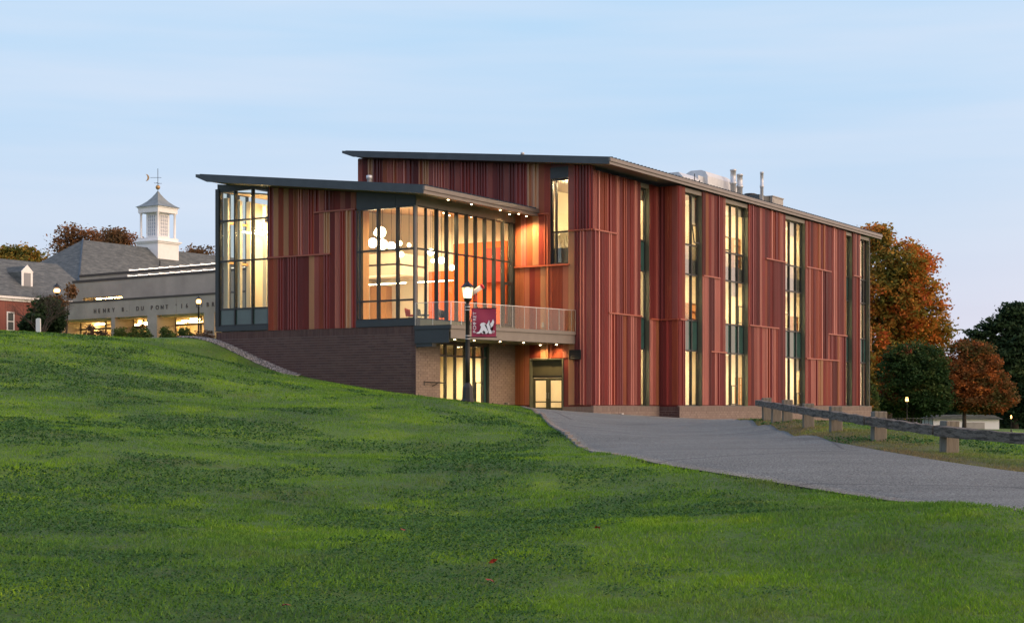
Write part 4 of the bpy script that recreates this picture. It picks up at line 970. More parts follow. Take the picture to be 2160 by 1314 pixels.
# ---------------------------------------------------------------- telescope on the balcony
tp = at(1003, 612, 82.0); tel = empty('telescope', (tp.x, tp.y, EYE+4.08)); tag(tel, 'white telescope with red end cap on a tripod on the balcony', 'telescope')
hz = tp.z-tel.location.z-.25
dv_ = Vector((.62, -.1, .42)).normalized()
MB().tube([Vector((0,0,hz+.2))-dv_*.30, Vector((0,0,hz+.2))+dv_*.38], .13, 14).build('tube', M['white paint'], tel, True)
MB().tube([Vector((0,0,hz+.2))+dv_*.38, Vector((0,0,hz+.2))+dv_*.50], .145, 14).build('end_cap', mk('cap red', (.55,.02,.05), .5).m, tel)
MB().tube([(0,0,hz-.35),(0,0,hz-.1),Vector((0,0,hz+.2))-dv_*.1], .07, 8).build('mount', M['deep red wall'], tel)
for k in range(3): MB().tube([(0,0,hz-.35),(math.cos(2.1*k+.4)*.5, math.sin(2.1*k+.4)*.5, 0)], .03, 6).build('leg', M['dark thing'], tel)
# chairs in the lounge
def chair(px, y, col, label):
    x = -8.0; p = b2w(lx(px, y), y, 4.28)
    c = empty('lounge_chair', p, rng.uniform(0, 3)); tag(c, label, 'chair')
    MB().lathe([(.05,.40),(.30,.42),(.34,.48),(.30,.50),(.05,.46)], 12).build('seat', col, c, True)
    mb = MB(); n = 9; vs = []
    for k in range(n):
        a = math.pi*.15+math.pi*.7*k/(n-1)
        for r, z in ((.31,.46),(.37,.85),(.34,.86),(.28,.47)): vs.append((r*math.cos(a), r*math.sin(a), z-abs(k-4)*.03*(z > .6)))
    mb.add(vs, [(4*k+i, 4*k+4+i, 4*k+4+(i+1) % 4, 4*k+(i+1) % 4) for k in range(n-1) for i in range(4)]+[(0,1,2,3), tuple(4*(n-1)+i for i in (3,2,1,0))]); mb.build('backrest', col, c, True)
    for k in range(4): MB().tube([(math.cos(k*1.57+.78)*.15, math.sin(k*1.57+.78)*.15, .41),(math.cos(k*1.57+.78)*.27, math.sin(k*1.57+.78)*.27, 0)], .015, 6).build('leg', M['dark frame'], c)
chair(868, 6.6, M['deep red wall'], 'red tub chair inside the lit glass corner'); chair(893, 5.9, M['unit dark'], 'dark tub chair just right of the glass corner'); chair(932, 5.8, M['dark thing'], 'black tub chair behind the glass guard, in front of the orange wall')

# ---------------------------------------------------------------- gravel strip along the brick base
def gravel():
    n = 5200; s = nrg.random(n); yy = 12.3+(PL+2.2-12.3)*s; xx = PX-.12-nrg.random(n)*.75
    p = np.stack([C0.x+U.x*xx+V_.x*yy, C0.y+U.y*xx+V_.y*yy], 1); z = H(p[:,0], p[:,1])+.035
    r = .03+.05*nrg.random(n); base = np.array([[1,0,0],[0,1,0],[-1,0,0],[0,-1,0],[0,0,.8],[0,0,-.6]], float)
    v = base[None]*r[:,None,None]*(0.7+.6*nrg.random((n,6,1))); v[..., 0] += p[:,0:1]; v[..., 1] += p[:,1:2]; v[..., 2] += z[:,None]
    t = np.array([[0,1,4],[1,2,4],[2,3,4],[3,0,4],[1,0,5],[2,1,5],[3,2,5],[0,3,5]])
    me = npmesh('gravel', v.reshape(-1,3), (np.arange(n)[:,None,None]*6+t[None]).reshape(-1,3), M['gravel stone'], {'rnd': np.repeat(nrg.random(n), 6)})
    tag(link('gravel', me), 'pale gravel strip running down along the brick base', kind='stuff')
gravel()


# ---------------------------------------------------------------- lamp posts
def lamp_post(loc, Ht, label, group=None, power=60, mat='lantern light', detail=True):
    o = empty('street_lamp', loc); tag(o, label, 'street lamp', group)
    s = Ht/4.1
    MB().lathe([(.235*s,0),(.235*s,.06),(.20*s,.10),(.185*s,.50*s),(.12*s,.62*s),(.105*s,.66*s)], 8, rot=.39).build('lamp_base', M['pole black'], o)
    MB().lathe([(.085*s,.6*s),(.078*s,1.5*s),(.068*s,3.25*s),(.085*s,3.27*s),(.085*s,3.33*s),(.05*s,3.36*s),(.06*s,3.43*s),(.145*s,3.52*s),(.155*s,3.56*s)], 12).build('pole', M['pole black'], o, True)
    zt = 3.56*s
    k_ = 1 if detail else 2.0
    MB().lathe([(.085*s*k_,zt+.03),(.10*s*k_,zt+.10),(.10*s*k_,zt+.26),(.07*s*k_,zt+.34),(.01,zt+.36)], 10).build('lamp_bulb', M[mat], o, True)
    MB().lathe([(.245*s,zt+.37*s),(.25*s,zt+.39*s),(.17*s,zt+.47*s),(.08*s,zt+.54*s),(.05*s,zt+.56*s),(.055*s,zt+.585*s),(.02*s,zt+.61*s),(.005,zt+.68*s)], 8, rot=.39).build('lamp_cap', M['pole black'], o)
    if detail:
        for k in range(8):
            a = k*math.pi/4+.39
            MB().tube([(.155*s*math.cos(a), .155*s*math.sin(a), zt), (.225*s*math.cos(a), .225*s*math.sin(a), zt+.38*s)], .009*s, 5).build('lantern_bar', M['pole black'], o)
        for k in range(8):
            a = k*math.pi/4+.39; b = a+math.pi/4
            MB().add([(.15*s*math.cos(a),.15*s*math.sin(a),zt+.005),(.15*s*math.cos(b),.15*s*math.sin(b),zt+.005),(.22*s*math.cos(b),.22*s*math.sin(b),zt+.37*s),(.22*s*math.cos(a),.22*s*math.sin(a),zt+.37*s)], [(0,1,2,3)]).build('lantern_pane', M['lantern pane'], o)
    l = bpy.data.lights.new('lamp_light', 'POINT'); l.energy = power; l.color = (1, .70, .38); l.shadow_soft_size = .12
    lo = bpy.data.objects.new('lamp_light', l); COL.objects.link(lo); lo.parent = o; lo.location = (0, 0, zt+.2*s)
    return o
def lp():   # seeded diffusing glass
    m = bpy.data.materials.new('lantern pane'); m.use_nodes = True; n = m.node_tree.nodes; l = m.node_tree.links
    for x in list(n): n.remove(x)
    o = n.new('ShaderNodeOutputMaterial'); t = n.new('ShaderNodeBsdfTransparent'); t.inputs[0].default_value = (.85,.85,.85,1); d = n.new('ShaderNodeBsdfTranslucent'); d.inputs[0].default_value = (.9,.85,.75,1)
    x = n.new('ShaderNodeMixShader'); x.inputs[0].default_value = .45; l.new(t.outputs[0], x.inputs[1]); l.new(d.outputs[0], x.inputs[2]); l.new(x.outputs[0], o.inputs[0]); return m
M['lantern pane'] = lp()
LPD = 52.0; lpx = at(986.5, 848, LPD); lz0 = h1(lpx.x, lpx.y)
lamp = lamp_post((lpx.x, lpx.y, lz0), (at(0, 588, LPD).z-lz0)*4.1/4.24, 'tall black lantern post standing beside the maroon banner on the lawn', power=45)
# banner and its arms
ban = empty('banner', (lpx.x, lpx.y-.0, at(0, 712, LPD).z)); tag(ban, 'maroon banner with a white winged griffin and vertical lettering on the lamp post', 'banner')
bl_, br_, bt_, bb_ = [(p-986.5)/F*LPD for p in (995, 1046.5)]+[0, 0]
zt_ = at(0, 650, LPD).z-ban.location.z; zb_ = 0.0
mb = MB(); nx2, nz2 = 10, 12; vs = []
for j in range(nz2+1):
    for i in range(nx2+1):
        u = i/nx2; v = j/nz2
        vs.append((bl_+(br_-bl_)*u, -.10+.012*math.sin(u*7+v*4)+.01*math.sin(v*9), zb_+(zt_-zb_)*v))
fs = [(j*(nx2+1)+i, j*(nx2+1)+i+1, (j+1)*(nx2+1)+i+1, (j+1)*(nx2+1)+i) for j in range(nz2) for i in range(nx2)]
vs2 = [(x, y+.006, z) for x, y, z in vs]; nn = len(vs)
mb.add(vs+vs2, fs+[tuple(nn+k for k in f[::-1]) for f in fs]); mb.build('banner_cloth', M['banner'], ban, True)
for z in (zt_-.01, zb_+.01):
    MB().tube([(0,-.1,z),(br_+.03,-.1,z)], .014, 6).build('banner_arm', M['pole black'], ban)
    for dz2 in (-.05, .05): MB().lathe([(.088,-.015),(.088,.015)], 12, (0,0,z+dz2)).build('clamp', M['steel'], ban)
def crop3(x, y): px = 840+x/4.381; py = 600+y/4.381; return ((px-986.5)/F*LPD, (HY-py)/F*LPD+EYE-ban.location.z)
grif = [(188,557),(190,548),(212,540),(222,518),(228,495),(218,485),(228,466),(250,460),(270,470),(268,480),(258,478),(266,490),(280,475),(292,455),(297,438),(303,450),(300,478),(322,455),(333,430),(343,455),(335,485),(318,505),(305,515),(322,530),(328,545),(325,556),(300,558),(290,545),(280,558),(262,558),(268,545),(250,530),(240,545),(252,557),(240,558),(228,548),(214,558)]
gp = [crop3((120+q[0]/4.16)*4.381, (-30+q[1]/4.16)*4.381) for q in grif]
import bmesh
def flat(poly, name, mat, parent, y=-.128):
    bm = bmesh.new(); vs = [bm.verts.new((u, y, v)) for u, v in poly]; f = bm.faces.new(vs); bmesh.ops.triangulate(bm, faces=[f]); me = bpy.data.meshes.new(name); bm.to_mesh(me); bm.free(); me.materials.append(M[mat]); return link(name, me, parent)
flat(gp, 'griffin_emblem', 'banner print', ban)
tailc = crop3(882, 438); rr_ = 11/4.381/F*LPD
MB().add([(tailc[0]+r*math.cos(a*.7), -.128, tailc[1]+r*math.sin(a*.7)) for a in range(9) for r in (rr_*.6, rr_)], [(2*k, 2*k+1, 2*k+3, 2*k+2) for k in range(8)]).build('griffin_emblem', M['banner print'], ban)
def text(name, body, size, mat, parent, loc, rot, extrude=.004, align='LEFT', xs=1.0, off=0):
    cu = bpy.data.curves.new(name, 'FONT'); cu.body = body; cu.size = size; cu.extrude = extrude; cu.align_x = align; cu.space_character = xs; cu.offset = off
    cu.materials.append(M[mat]); o = link(name, cu, parent); o.location = loc; o.rotation_euler = rot; return o
def to_mesh(o):
    bpy.context.view_layer.update(); me = bpy.data.meshes.new_from_object(o.evaluated_get(bpy.context.evaluated_depsgraph_get())); n = o.name; cu = o.data
    q = bpy.data.objects.new('letter', me); COL.objects.link(q); q.parent = o.parent; q.location = o.location; q.rotation_euler = o.rotation_euler; q.scale = o.scale
    bpy.data.objects.remove(o); return q
def letters(body, size, mat, parent, p0, step, rot, extrude, sx=1.0):
    i = 0
    for ch in body:
        if ch != ' ':
            t = text('letter', ch, size, mat, parent, Vector(p0)+Vector(step)*i, rot, extrude); t.scale = (sx, 1, 1); q = to_mesh(t); q.name = 'letter'
        i += 1
x0, z0 = crop3(718, 450); x1, z1 = crop3(718, 266)
letters('POMFRET', .15, 'banner print', ban, (x0+.01, -.129, z0), (0, 0, (z1-z0)/6.6), (R(90), R(-90), 0), .001, 1.1)

# other lamps
p = at(120, 705, 133); lamp_post((p.x, p.y, h1(p.x, p.y)), at(0, 600, 133).z-h1(p.x, p.y), 'lit lamp post between the dark evergreen and the library corner', power=260, mat='far lantern light', detail=False)
p = at(419, 705, 124); lamp_post((p.x, p.y, h1(p.x, p.y)), at(0, 627, 124).z-h1(p.x, p.y), 'lit lamp post in front of the library windows', power=200, mat='far lantern light', detail=False)
for px, ty, d, lb in ((1913, 838, 124, 'small lit lamp post in front of the round green tree'), (2133, 879, 160, 'small lit lamp post at the right edge of the red maple')):
    p = at(px, 900, d); zz = h1(p.x, p.y); lamp_post((p.x, p.y, zz), at(0, ty, d).z-zz, lb, power=260, mat='far lantern light', detail=False)

# ---------------------------------------------------------------- timber guardrail
gr = empty('guardrail', (at(1800,900,37).x, 37, h1(at(1800,900,37).x, 37))); tag(gr, 'weathered timber guardrail on squat wooden posts beside the drive', 'guardrail')
GP = [(2260,986,27.2),(2003,955,31),(1854,929,34.5),(1763,911,38.5),(1705,898,42.5),(1661,887,46.5),(1638,883,49.5),(1617,880,52)]
go = gr.location
tops = []
for px, py, d in GP:
    p = at(px, py, d); z = h1(p.x, p.y); tops.append(Vector((p.x, p.y, z+.54+max(0, d-42)*.007)))
for i, t in enumerate(tops):
    s = .145
    mb = MB().box(-s, s, -s, s, -.78, .085+rng.uniform(-.01,.03))
    o = mb.build('post', M['post timber'], gr)
    nxt = tops[min(i+1, len(tops)-1)]; prv = tops[max(i-1, 0)]; dd = (nxt-prv); a = math.atan2(dd.y, dd.x)
    o.location = t-go; o.rotation_euler = (rng.uniform(-.03,.03), rng.uniform(-.03,.03), a+rng.uniform(-.05,.05))
    bv = o.modifiers.new('bevel', 'BEVEL'); bv.width = .015; bv.segments = 1
def beam(a, b):
    d = b-a; l = d.length; n = 22; vs = []; r2 = random.Random(int(a.x*100))
    for k in range(n+1):
        x = -l/2+l*k/n
        for y, z in ((-.08,-.095),(.08,-.095),(.08,.095),(-.08,.095)): vs.append((x, y+r2.uniform(-.012,.012), z+r2.uniform(-.014,.014)))
    fs = [(4*k+i, 4*k+(i+1) % 4, 4*k+4+(i+1) % 4, 4*k+4+i) for k in range(n) for i in range(4)]+[(3,2,1,0), tuple(4*n+i for i in range(4))]
    o = MB().add(vs, fs).build('beam', M['timber'], gr)
    mid = (a+b)/2; o.location = mid-go; o.rotation_euler = Vector((1,0,0)).rotation_difference(d).to_euler()
side = []
for i, t in enumerate(tops):
    nxt = tops[min(i+1, len(tops)-1)]; prv = tops[max(i-1, 0)]; dd = (nxt-prv).normalized(); nrm = Vector((-dd.y, dd.x, 0))   # towards the drive
    if nrm.dot(Vector((0,0,0))-t) < 0: nrm = -nrm
    side.append(t+nrm*.235-Vector((0,0,.10)))
ext = side[0]+(side[0]-side[1])*.6; endp = side[-1]+(side[-1]-side[-2]).normalized()*.6
seq = [ext]+side[1:]; seq[-1] = endp
for a, b in ((ext, side[1]+(side[2]-side[1])*.02), (side[1]+(side[2]-side[1])*.04, side[2]+(side[3]-side[2])*.02), (side[2]+(side[3]-side[2])*.04, side[4]), (side[4]+(side[5]-side[4])*.03, endp)): beam(a, b)

# ---------------------------------------------------------------- library (concrete) on the left
def frame_obj(name, o, xdir):
    e_ = empty(name, (o.x, o.y, EYE), math.atan2(xdir.y, xdir.x)); return e_
LO = at(124, 642, 140); LR = at(462, 620.5, 127.3); ld = Vector((LR.x-LO.x, LR.y-LO.y, 0)).normalized(); lnm = Vector((-ld.y, ld.x, 0))
lib = frame_obj('library', LO, ld); tag(lib, 'low concrete library with lettered fascia and warm lit windows', 'building')
def Lx(px, y=0):
    t = (px-1080)/F; X0 = LO.x+lnm.x*y; Y0 = LO.y+lnm.y*y; return (X0-t*Y0)/(t*ld.y-ld.x)
def Lz(py, x, y=0): return (HY-py)/F*(LO.y+ld.y*x+lnm.y*y)
def lb(name, mat, x0, x1, y0, y1, z0, z1, parent=lib): return MB().box(x0,x1,y0,y1,z0,z1).build(name, M[mat], parent)
LZT = Lz(642, 0); LZB = Lz(676, 0); LG = 4.2; XEND = 30
# fascia in panels with joints
xj = [0]+[Lx(p) for p in (180.5, 273, 372)]+[XEND]
for a, b in zip(xj[:-1], xj[1:]): lb('fascia_panel', 'concrete', a+(.02 if a else 0), b, 0, .5, LZB, LZT)
lb('coping', 'coping', -.05, XEND, -.05, .55, LZT+.002, LZT+.16)
lb('end_wall', 'concrete', 0, .4, .5, 12, LG-1, LZT)
piers = [(0, Lx(131)), (Lx(234), Lx(242)), (Lx(310), Lx(331)), (Lx(430), Lx(452))]
for a, b in piers: lb('pier', 'concrete', a+(0.0 if a else 0), b, .0+.01, 2.2, LG-1, LZB-.002)
lb('ceiling', 'cream wall', .42, XEND, .52, 9.5, LZB-.12, LZB-.003)
lb('floor_slab', 'concrete', .42, XEND, .0, 9.5, LG-.3, LG+.3)
lb('interior_wall', 'cream wall', .42, XEND, 9.5, 9.7, LG, LZB); 
# wood bits and bookshelves within
for a, b, mt in ((3, 4.2, 'wood'), (8.3, 9.6, 'wood'), (13, 16, 'wood'), (18, 19, 'dark thing'), (5.6, 6.3, 'orange wall')): lb('bookcase', mt, a, b, 8.9, 9.4, LG, LG+2.3)
def rec(a, b, vs, rail): 
    o = empty('window', (a, 2.0, LG+.3), 0, lib); Wd = b-a; Hh = LZB-LG-.32
    MB().box(0,.06,0,.1,0,Hh).box(Wd-.06,Wd,0,.1,0,Hh).box(.06,Wd-.06,0,.1,Hh-.06,Hh).build('window_frame', M['coping'], o)
    for v in vs: MB().box(v-.06, v+.06, -.02, .1, 0, Hh-.06).build('mullion', M['coping'], o)
    MB().box(.06, Wd-.06, -.03, .1, rail-.06, rail+.06).build('rail', M['coping'], o)
    xs = [.06]+list(vs)+[Wd-.06]
    for x0_, x1_ in zip(xs[:-1], xs[1:]): MB().box(x0_+.061, x1_-.061, .04, .05, 0, Hh-.06).build('pane', M['pane'], o)
rl = Lz(693, 4, 2)-LG-.3
for (a, b), vs in zip(((piers[0][1], piers[1][0]), (piers[1][1], piers[2][0]), (piers[2][1], piers[3][0]), (piers[3][1], XEND)), ((.52,), (.3, .7), (.55,), (.4,))):
    rec(a, b, [v*(b-a) for v in vs], rl)
    n = 3
    for k in range(n): lb('light_strip', 'library light', a+(b-a)*k/n+.1, a+(b-a)*(k+.6)/n, 3.6+k*.7, 3.8+k*.7, LZB-.25, LZB-.2)
    for k in range(2): lb('light_strip', 'library light', a+(b-a)*k/2+.1, a+(b-a)*(k+.8)/2, 6.5, 6.6, LZB-.25, LZB-.2)
# door in second opening
a, b = Lx(266, 1.9), Lx(300, 1.9); lb('door', 'dark frame', a, b, 1.85, 1.97, rl+LG+.1, rl+LG+.35)
for f in (0, .46, .9): lb('door', 'dark frame', a+(b-a)*f, a+(b-a)*(f+.1), 1.85, 1.97, LG+.3, rl+LG+.1)
# porch lamp
lb('porch_lamp', 'far lantern light', Lx(293,1), Lx(293,1)+.28, .9, 1.15, LZB-.55, LZB-.25)
# lettering
tx0, tx1 = Lx(198), Lx(470)
S = "HENRY B. DU PONT '16 LIBRARY"
n_ = len(S); letters(S, .52, 'coping', lib, (Lx(198), -.012, Lz(660.5, 5)), ((Lx(492)-Lx(198))/n_, 0, 0), (R(90), 0, 0), .03)
# upper block
UB = 4.0; ux0 = Lx(154, UB); uzt = Lz(597.6, ux0, UB)
for a, b in zip([ux0]+[Lx(p, UB) for p in (257, 350)], [Lx(p, UB) for p in (257, 350)]+[XEND]): lb('upper_wall', 'concrete', a+.01, b, UB, UB+.4, LZT-.3, uzt) if a > ux0+.1 else None
cz0, cz1 = Lz(637.5, Lx(200, UB), UB)+.15, Lz(627, Lx(200, UB), UB)
c0, c1 = Lx(175, UB), Lx(257, UB)
lb('upper_wall', 'concrete', ux0, c1, UB, UB+.4, cz1, uzt); lb('upper_wall', 'concrete', ux0, c0, UB, UB+.4, LZT-.3, cz1); 
cw = empty('window', (c0, UB+.1, cz0-.3), 0, lib); hh = cz1-cz0+.3
for k in range(5): MB().box((c1-c0)*k/4-.04 if k else 0, (c1-c0)*k/4+.04, -.02, .08, 0, hh).build('mullion', M['coping'], cw)
for k in range(4): MB().box((c1-c0)*k/4+.05, (c1-c0)*(k+1)/4-.05, .02, .03, 0, hh).build('pane', M['pane'], cw)
lb('interior_wall', 'cream wall', c0-.3, c1+.3, UB+3, UB+3.1, LZT-.3, cz1+.5); lb('light_strip', 'library light', c0, c1, UB+1.5, UB+1.7, cz1-.02, cz1+.02)
lb('coping', 'coping', ux0-.05, XEND, UB-.06, UB+.46, uzt+.002, uzt+.22)
lb('end_wall', 'concrete', ux0, ux0+.4, UB+.4, 14, LZT-.5, uzt)
T2 = 9.0; tx = Lx(168, T2); tzt = Lz(585, tx, T2)
lb('upper_wall', 'concrete', tx, XEND, T2, T2+.4, uzt-.6, tzt); lb('coping', 'coping', tx-.05, XEND, T2-.06, T2+.46, tzt+.002, tzt+.22)
lb('flat_roof', 'coping', tx, XEND, T2+.46, 22, tzt-.4, tzt+.0); lb('flat_roof', 'coping', .4, XEND, .55, UB, LZT-.05, LZT); lb('flat_roof', 'coping', ux0+.4, XEND, UB+.46, T2-.06, uzt-.1, uzt)
for nm, yy, pxa, zz in (('skylight', T2+1.0, 272, tzt), ('skylight', UB+1.2, 269, uzt)):
    x0_ = Lx(pxa, yy); za = zz+.22
    sk_ = empty('skylight', (x0_, yy, za), 0, lib); n = 13; st = 1.45
    for k in range(n):
        MB().prism([(0, 0), (1.0, 0), (1.0, .30), (.85, .34)], 0, k*st+.05, (k+1)*st-.05).build('skylight_pane', M['skylight glow'], sk_)
        MB().box(k*st-.03, k*st+.03, -.02, 1.0, 0, .32).build('skylight_rib', M['white paint'], sk_)
print('lib', LZT, LZB)

# ---------------------------------------------------------------- slate-roofed brick hall with cupola
ap = at(174.7, 506, 175)
hallb = empty('slate_roofed_hall', (ap.x, ap.y, EYE), math.atan2(U.y, U.x)); tag(hallb, 'red brick building with grey slate hip roof, dormer and white cupola', 'building')
zr = ap.z-EYE; run = 11.0; k_ = .80
LH = 44
vs = [(0,0,zr),(LH,0,zr),(-run,-run,zr-run*k_),(-run,run,zr-run*k_),(LH,-run,zr-run*k_),(LH,run,zr-run*k_)]
MB().add(vs, [(0,2,4,1),(3,0,1,5),(0,3,2)]+[(2,3,5,4)]).build('slate_roof', M['slate'], hallb)
MB().box(-run+.6, LH, -run+.6, run-.6, -2+0, zr-run*k_-.01).build('brick_wall', M['far brick'], hallb)
MB().tube([(0,0,zr+.02),(-run,-run,zr-run*k_+.02)], .10, 6).build('hip_flashing', M['roof metal'], hallb)
for q in ((6,-4.5),(9,-3)): MB().tube([(q[0],q[1],zr+q[1]*k_-.1),(q[0],q[1],zr+q[1]*k_+.6)], .08, 6).build('vent_pipe', M['dark frame'], hallb)
# cupola: centred on ridge where px~332
def hb_x(px, y=0):
    t = (px-1080)/F; return (ap.x+V_.x*y-t*(ap.y+V_.y*y))/(t*U.y-U.x)
cxm = hb_x(333, 0); dpt = ap.y+U.y*cxm
def cz(py): return (HY-py)/F*dpt
cu = empty('cupola', (cxm, 0, 0), 0, hallb)
hs_ = 1.72
def sq(mb, h0, z0, z1): return mb.box(-h0, h0, -h0, h0, z0, z1)
sq(MB(), hs_, cz(552), cz(516)).build('cupola_base', M['cupola white'], cu)
mb = MB(); sq(mb, hs_*1.08, cz(516)+.003, cz(513)); sq(mb, hs_*1.16, cz(513)+.001, cz(510.5)); sq(mb, hs_*.98, cz(510.5)+.001, cz(504)); mb.build('cupola_cornice', M['cupola white'], cu)
zc0, zc1 = cz(504), cz(451)
MB().box(-.95,.95,-.95,.95,zc0,zc1).build('cupola_lantern', M['cupola white'], cu)
for sx_ in (-1, 1):
    for sy_ in (-1, 1): MB().lathe([(.20,zc0+.002),(.20,zc0+.12),(.15,zc0+.16),(.13,zc1-.2),(.19,zc1-.12),(.19,zc1-.003)], 10, (sx_*1.38, sy_*1.38, 0)).build('column', M['cupola white'], cu, True)
for a_ in (0, -math.pi/2):
    wo = empty('arched_window', (0,0,0), a_, hallb); wo.parent = cu
    MB().box(-.62,.62,-.985,-.955,zc0+.25,zc1-.22).build('window_pane', mk('pale glass %d' % abs(int(a_)), (.42,.46,.52), .15).m, wo)
    for u in (-.62,-.31,0,.31,.62): MB().box(u-.035,u+.035,-1.02,-.987,zc0+.2,zc1-.2).build('muntin', M['cupola white'], wo)
    for q_ in range(7): z = zc0+.25+(zc1-zc0-.5)*q_/6; MB().box(-.62,.62,-1.018,-.989,z-.03,z+.03).build('muntin', M['cupola white'], wo)
mb = MB(); sq(mb, 1.62, zc1+.001, cz(441)); sq(mb, 1.72, cz(441)+.001, cz(438.5)); mb.build('cupola_entablature', M['cupola white'], cu)
zb0, zb1 = cz(438.5), cz(404); rf = [(1.0,0),(.72,.16),(.46,.38),(.26,.62),(.10,.86),(.03,1)]
MB().lathe([(2.62*r+.02, zb0+(zb1-zb0)*h) for r, h in rf], 4, rot=math.pi/4).build('cupola_roof', M['lead roof'], cu)
MB().lathe([(.28*math.sin(math.pi*k/8)+.001, cz(395.5)-.28*math.cos(math.pi*k/8)) for k in range(9)], 12).build('finial_ball', M['gold leaf'], cu, True)
wv = MB().tube([(0,0,zb1-.2),(0,0,cz(356))], .035, 6); mid = cz(387); wv.tube([(-.15-.25,-.2,mid),(.4,.2,mid)], .03, 5)
wv.tube([(-.4,.25,mid),(.4,-.25,mid)], .025, 5).build('weathervane_rod', M['dark frame'], cu)
side_ = Vector((.53, -.8476, 0))   # view-right in local coordinates
MB().tube([side_*-.9+Vector((0,0,cz(375))), side_*.42+Vector((0,0,cz(375)))], .025, 5).build('weathervane_arm', M['dark frame'], cu)
crs = []
for k in range(9):
    a = -math.pi/2+math.pi*k/8; crs.append((math.cos(a)*.42, math.sin(a)*.42))
for k in range(7, 0, -1):
    a = -math.pi/2+math.pi*k/8; crs.append((math.cos(a)*.20, math.sin(a)*.36))
cb = side_*-1.45+Vector((0,0,cz(375)))
vs = [tuple(cb+side_*u+Vector((0,0,v))) for u, v in crs]+[tuple(cb+side_*u+Vector((.04,.02,v))) for u, v in crs]; n = len(crs)
MB().add(vs, [tuple(range(n)), tuple(range(2*n-1, n-1, -1))]+[(i,(i+1)%n,n+(i+1)%n,n+i) for i in range(n)]).build('crescent_vane', M['gold leaf'], cu)
# left wing
wg = at(0, 622, 150); run2 = 6.2
wingx0 = -26; 
wdir = empty('left_wing', tuple(hallb.matrix_world.inverted() @ Vector((0,0,0))) if 0 else (0,0,0), 0, hallb)
def h2l(p): d = Vector((p.x-ap.x, p.y-ap.y, 0)); return d.dot(U), d.dot(V_)
wx_, wy_ = h2l(wg); wz = wg.z-EYE
zrd = at(0, 537, 153.5).z-EYE
def hx(px, y): t = (px-1080)/F; return (ap.x+V_.x*y-t*(ap.y+V_.y*y))/(t*U.y-U.x)
x0_, x1_ = wx_-16, hx(121, wy_+run2)
wingo = wdir
MB().prism([(wy_-.35, wz-.02), (wy_+run2, zrd), (wy_+2*run2, wz)], 0, x0_, x1_).build('slate_roof', M['slate'], wingo)
MB().box(x0_, x1_-.3, wy_, wy_+2*run2-.4, 3.5, wz-.30).build('brick_wall', M['far brick'], wingo)
MB().box(x0_, x1_-.2, wy_-.32, wy_+.1, wz-.29, wz-.06).box(x0_, x1_-.2, wy_-.12, wy_+.1, wz-.52, wz-.295).build('white_cornice', M['cupola white'], wingo)
def hz_(py, x, y): return (HY-py)/F*(ap.y+U.y*x+V_.y*y)
a, b = hx(13.7, wy_), hx(29.7, wy_); z0, z1 = hz_(698, a, wy_), hz_(657, a, wy_)
wn = empty('window', (0,0,0), 0, hallb)
MB().box(a,b,wy_-.06,wy_-.005,z0,z1).build('window_frame', M['cupola white'], wn)
for zz0, zz1 in ((z0+.12,(z0+z1)/2-.05),((z0+z1)/2+.05,z1-.12)): MB().box(a+.14,b-.14,wy_-.075,wy_-.062,zz0,zz1).build('pane', M['unit dark'], wn)
# dormer
dy = wy_+1.6; a, b = hx(45.7, dy), hx(67.4, dy); z0, z1 = hz_(611, a, dy), hz_(573, a, dy); zp = hz_(561, (a+b)/2, dy)
dm = empty('dormer', (0,0,0), 0, hallb)
MB().box(a,b,dy,dy+6,z0-.3,z1).build('dormer_cheek', M['slate'], dm)
MB().prism([(a,z1-.001),(b,z1-.001),((a+b)/2,zp)], 1, dy-.02, dy+6).build('dormer_roof', M['slate'], dm)
MB().box(a-.05,b+.05,dy-.06,dy-.003,z0,z1).prism([(a-.15,z1+.001),(b+.15,z1+.001),((a+b)/2,zp+.1)], 1, dy-.08, dy-.022).build('dormer_front', M['cupola white'], dm)
MB().box(a+.22,b-.22,dy-.09,dy-.062,z0+.15,z1-.1).build('pane', mk('dormer pane', (.25,.26,.28), .15).m, dm)

# ---------------------------------------------------------------- white sign on the lawn crest
p = at(80, 704, 82); sz = h1(p.x, p.y); sg_ = empty('white_sign', (p.x, p.y, sz), R(-20)); tag(sg_, 'white double-sided campus sign with rounded top on the lawn crest', 'sign')
def tomb(w_, h_, y0, y1): return MB().prism([(-w_/2,-.1),(w_/2,-.1),(w_/2,h_-.06)]+[(w_/2*math.cos(a), h_-.06+.07*math.sin(a)) for a in (.4,.8,1.2,1.57,1.95,2.35,2.75)]+[(-w_/2,h_-.06)], 1, y0, y1)
hgt = at(0, 671.5, 82).z-sz
o = tomb(.28, hgt, -.06, .0).build('sign_panel', M['white paint'], sg_); o.location = (.05, 0, 0); o = tomb(.22, hgt-.14, .0, .05).build('sign_panel', M['white paint'], sg_); o.location = (-.18, .3, 0)

# ---------------------------------------------------------------- far garage
ga = at(1968, 905, 168); gz = h1(ga.x, ga.y); gb = at(2105, 905, 168)
gg = empty('garage', (ga.x, ga.y, gz), R(-4)); tag(gg, 'low white garage with a grey door behind the red maple', 'garage'); gw = gb.x-ga.x; gh = at(0, 884, 168).z-gz
MB().box(0, gw, 0, 6, -.5, gh).build('wall', M['white paint'], gg)
MB().prism([(-.4, gh+.0), (gw+.4, gh+.0), (gw-.6, gh+.45), (.9, gh+.45)], 1, -.3, 6.3).build('roof', M['slate'], gg)
MB().box(gw*.5, gw*.78, -.04, -.002, -.3, gh-.35).build('garage_door', M['unit grey'], gg)
MB().box(gw*.22, gw*.40, -.04, -.002, .6, gh-.35).build('window', M['unit dark'], gg)
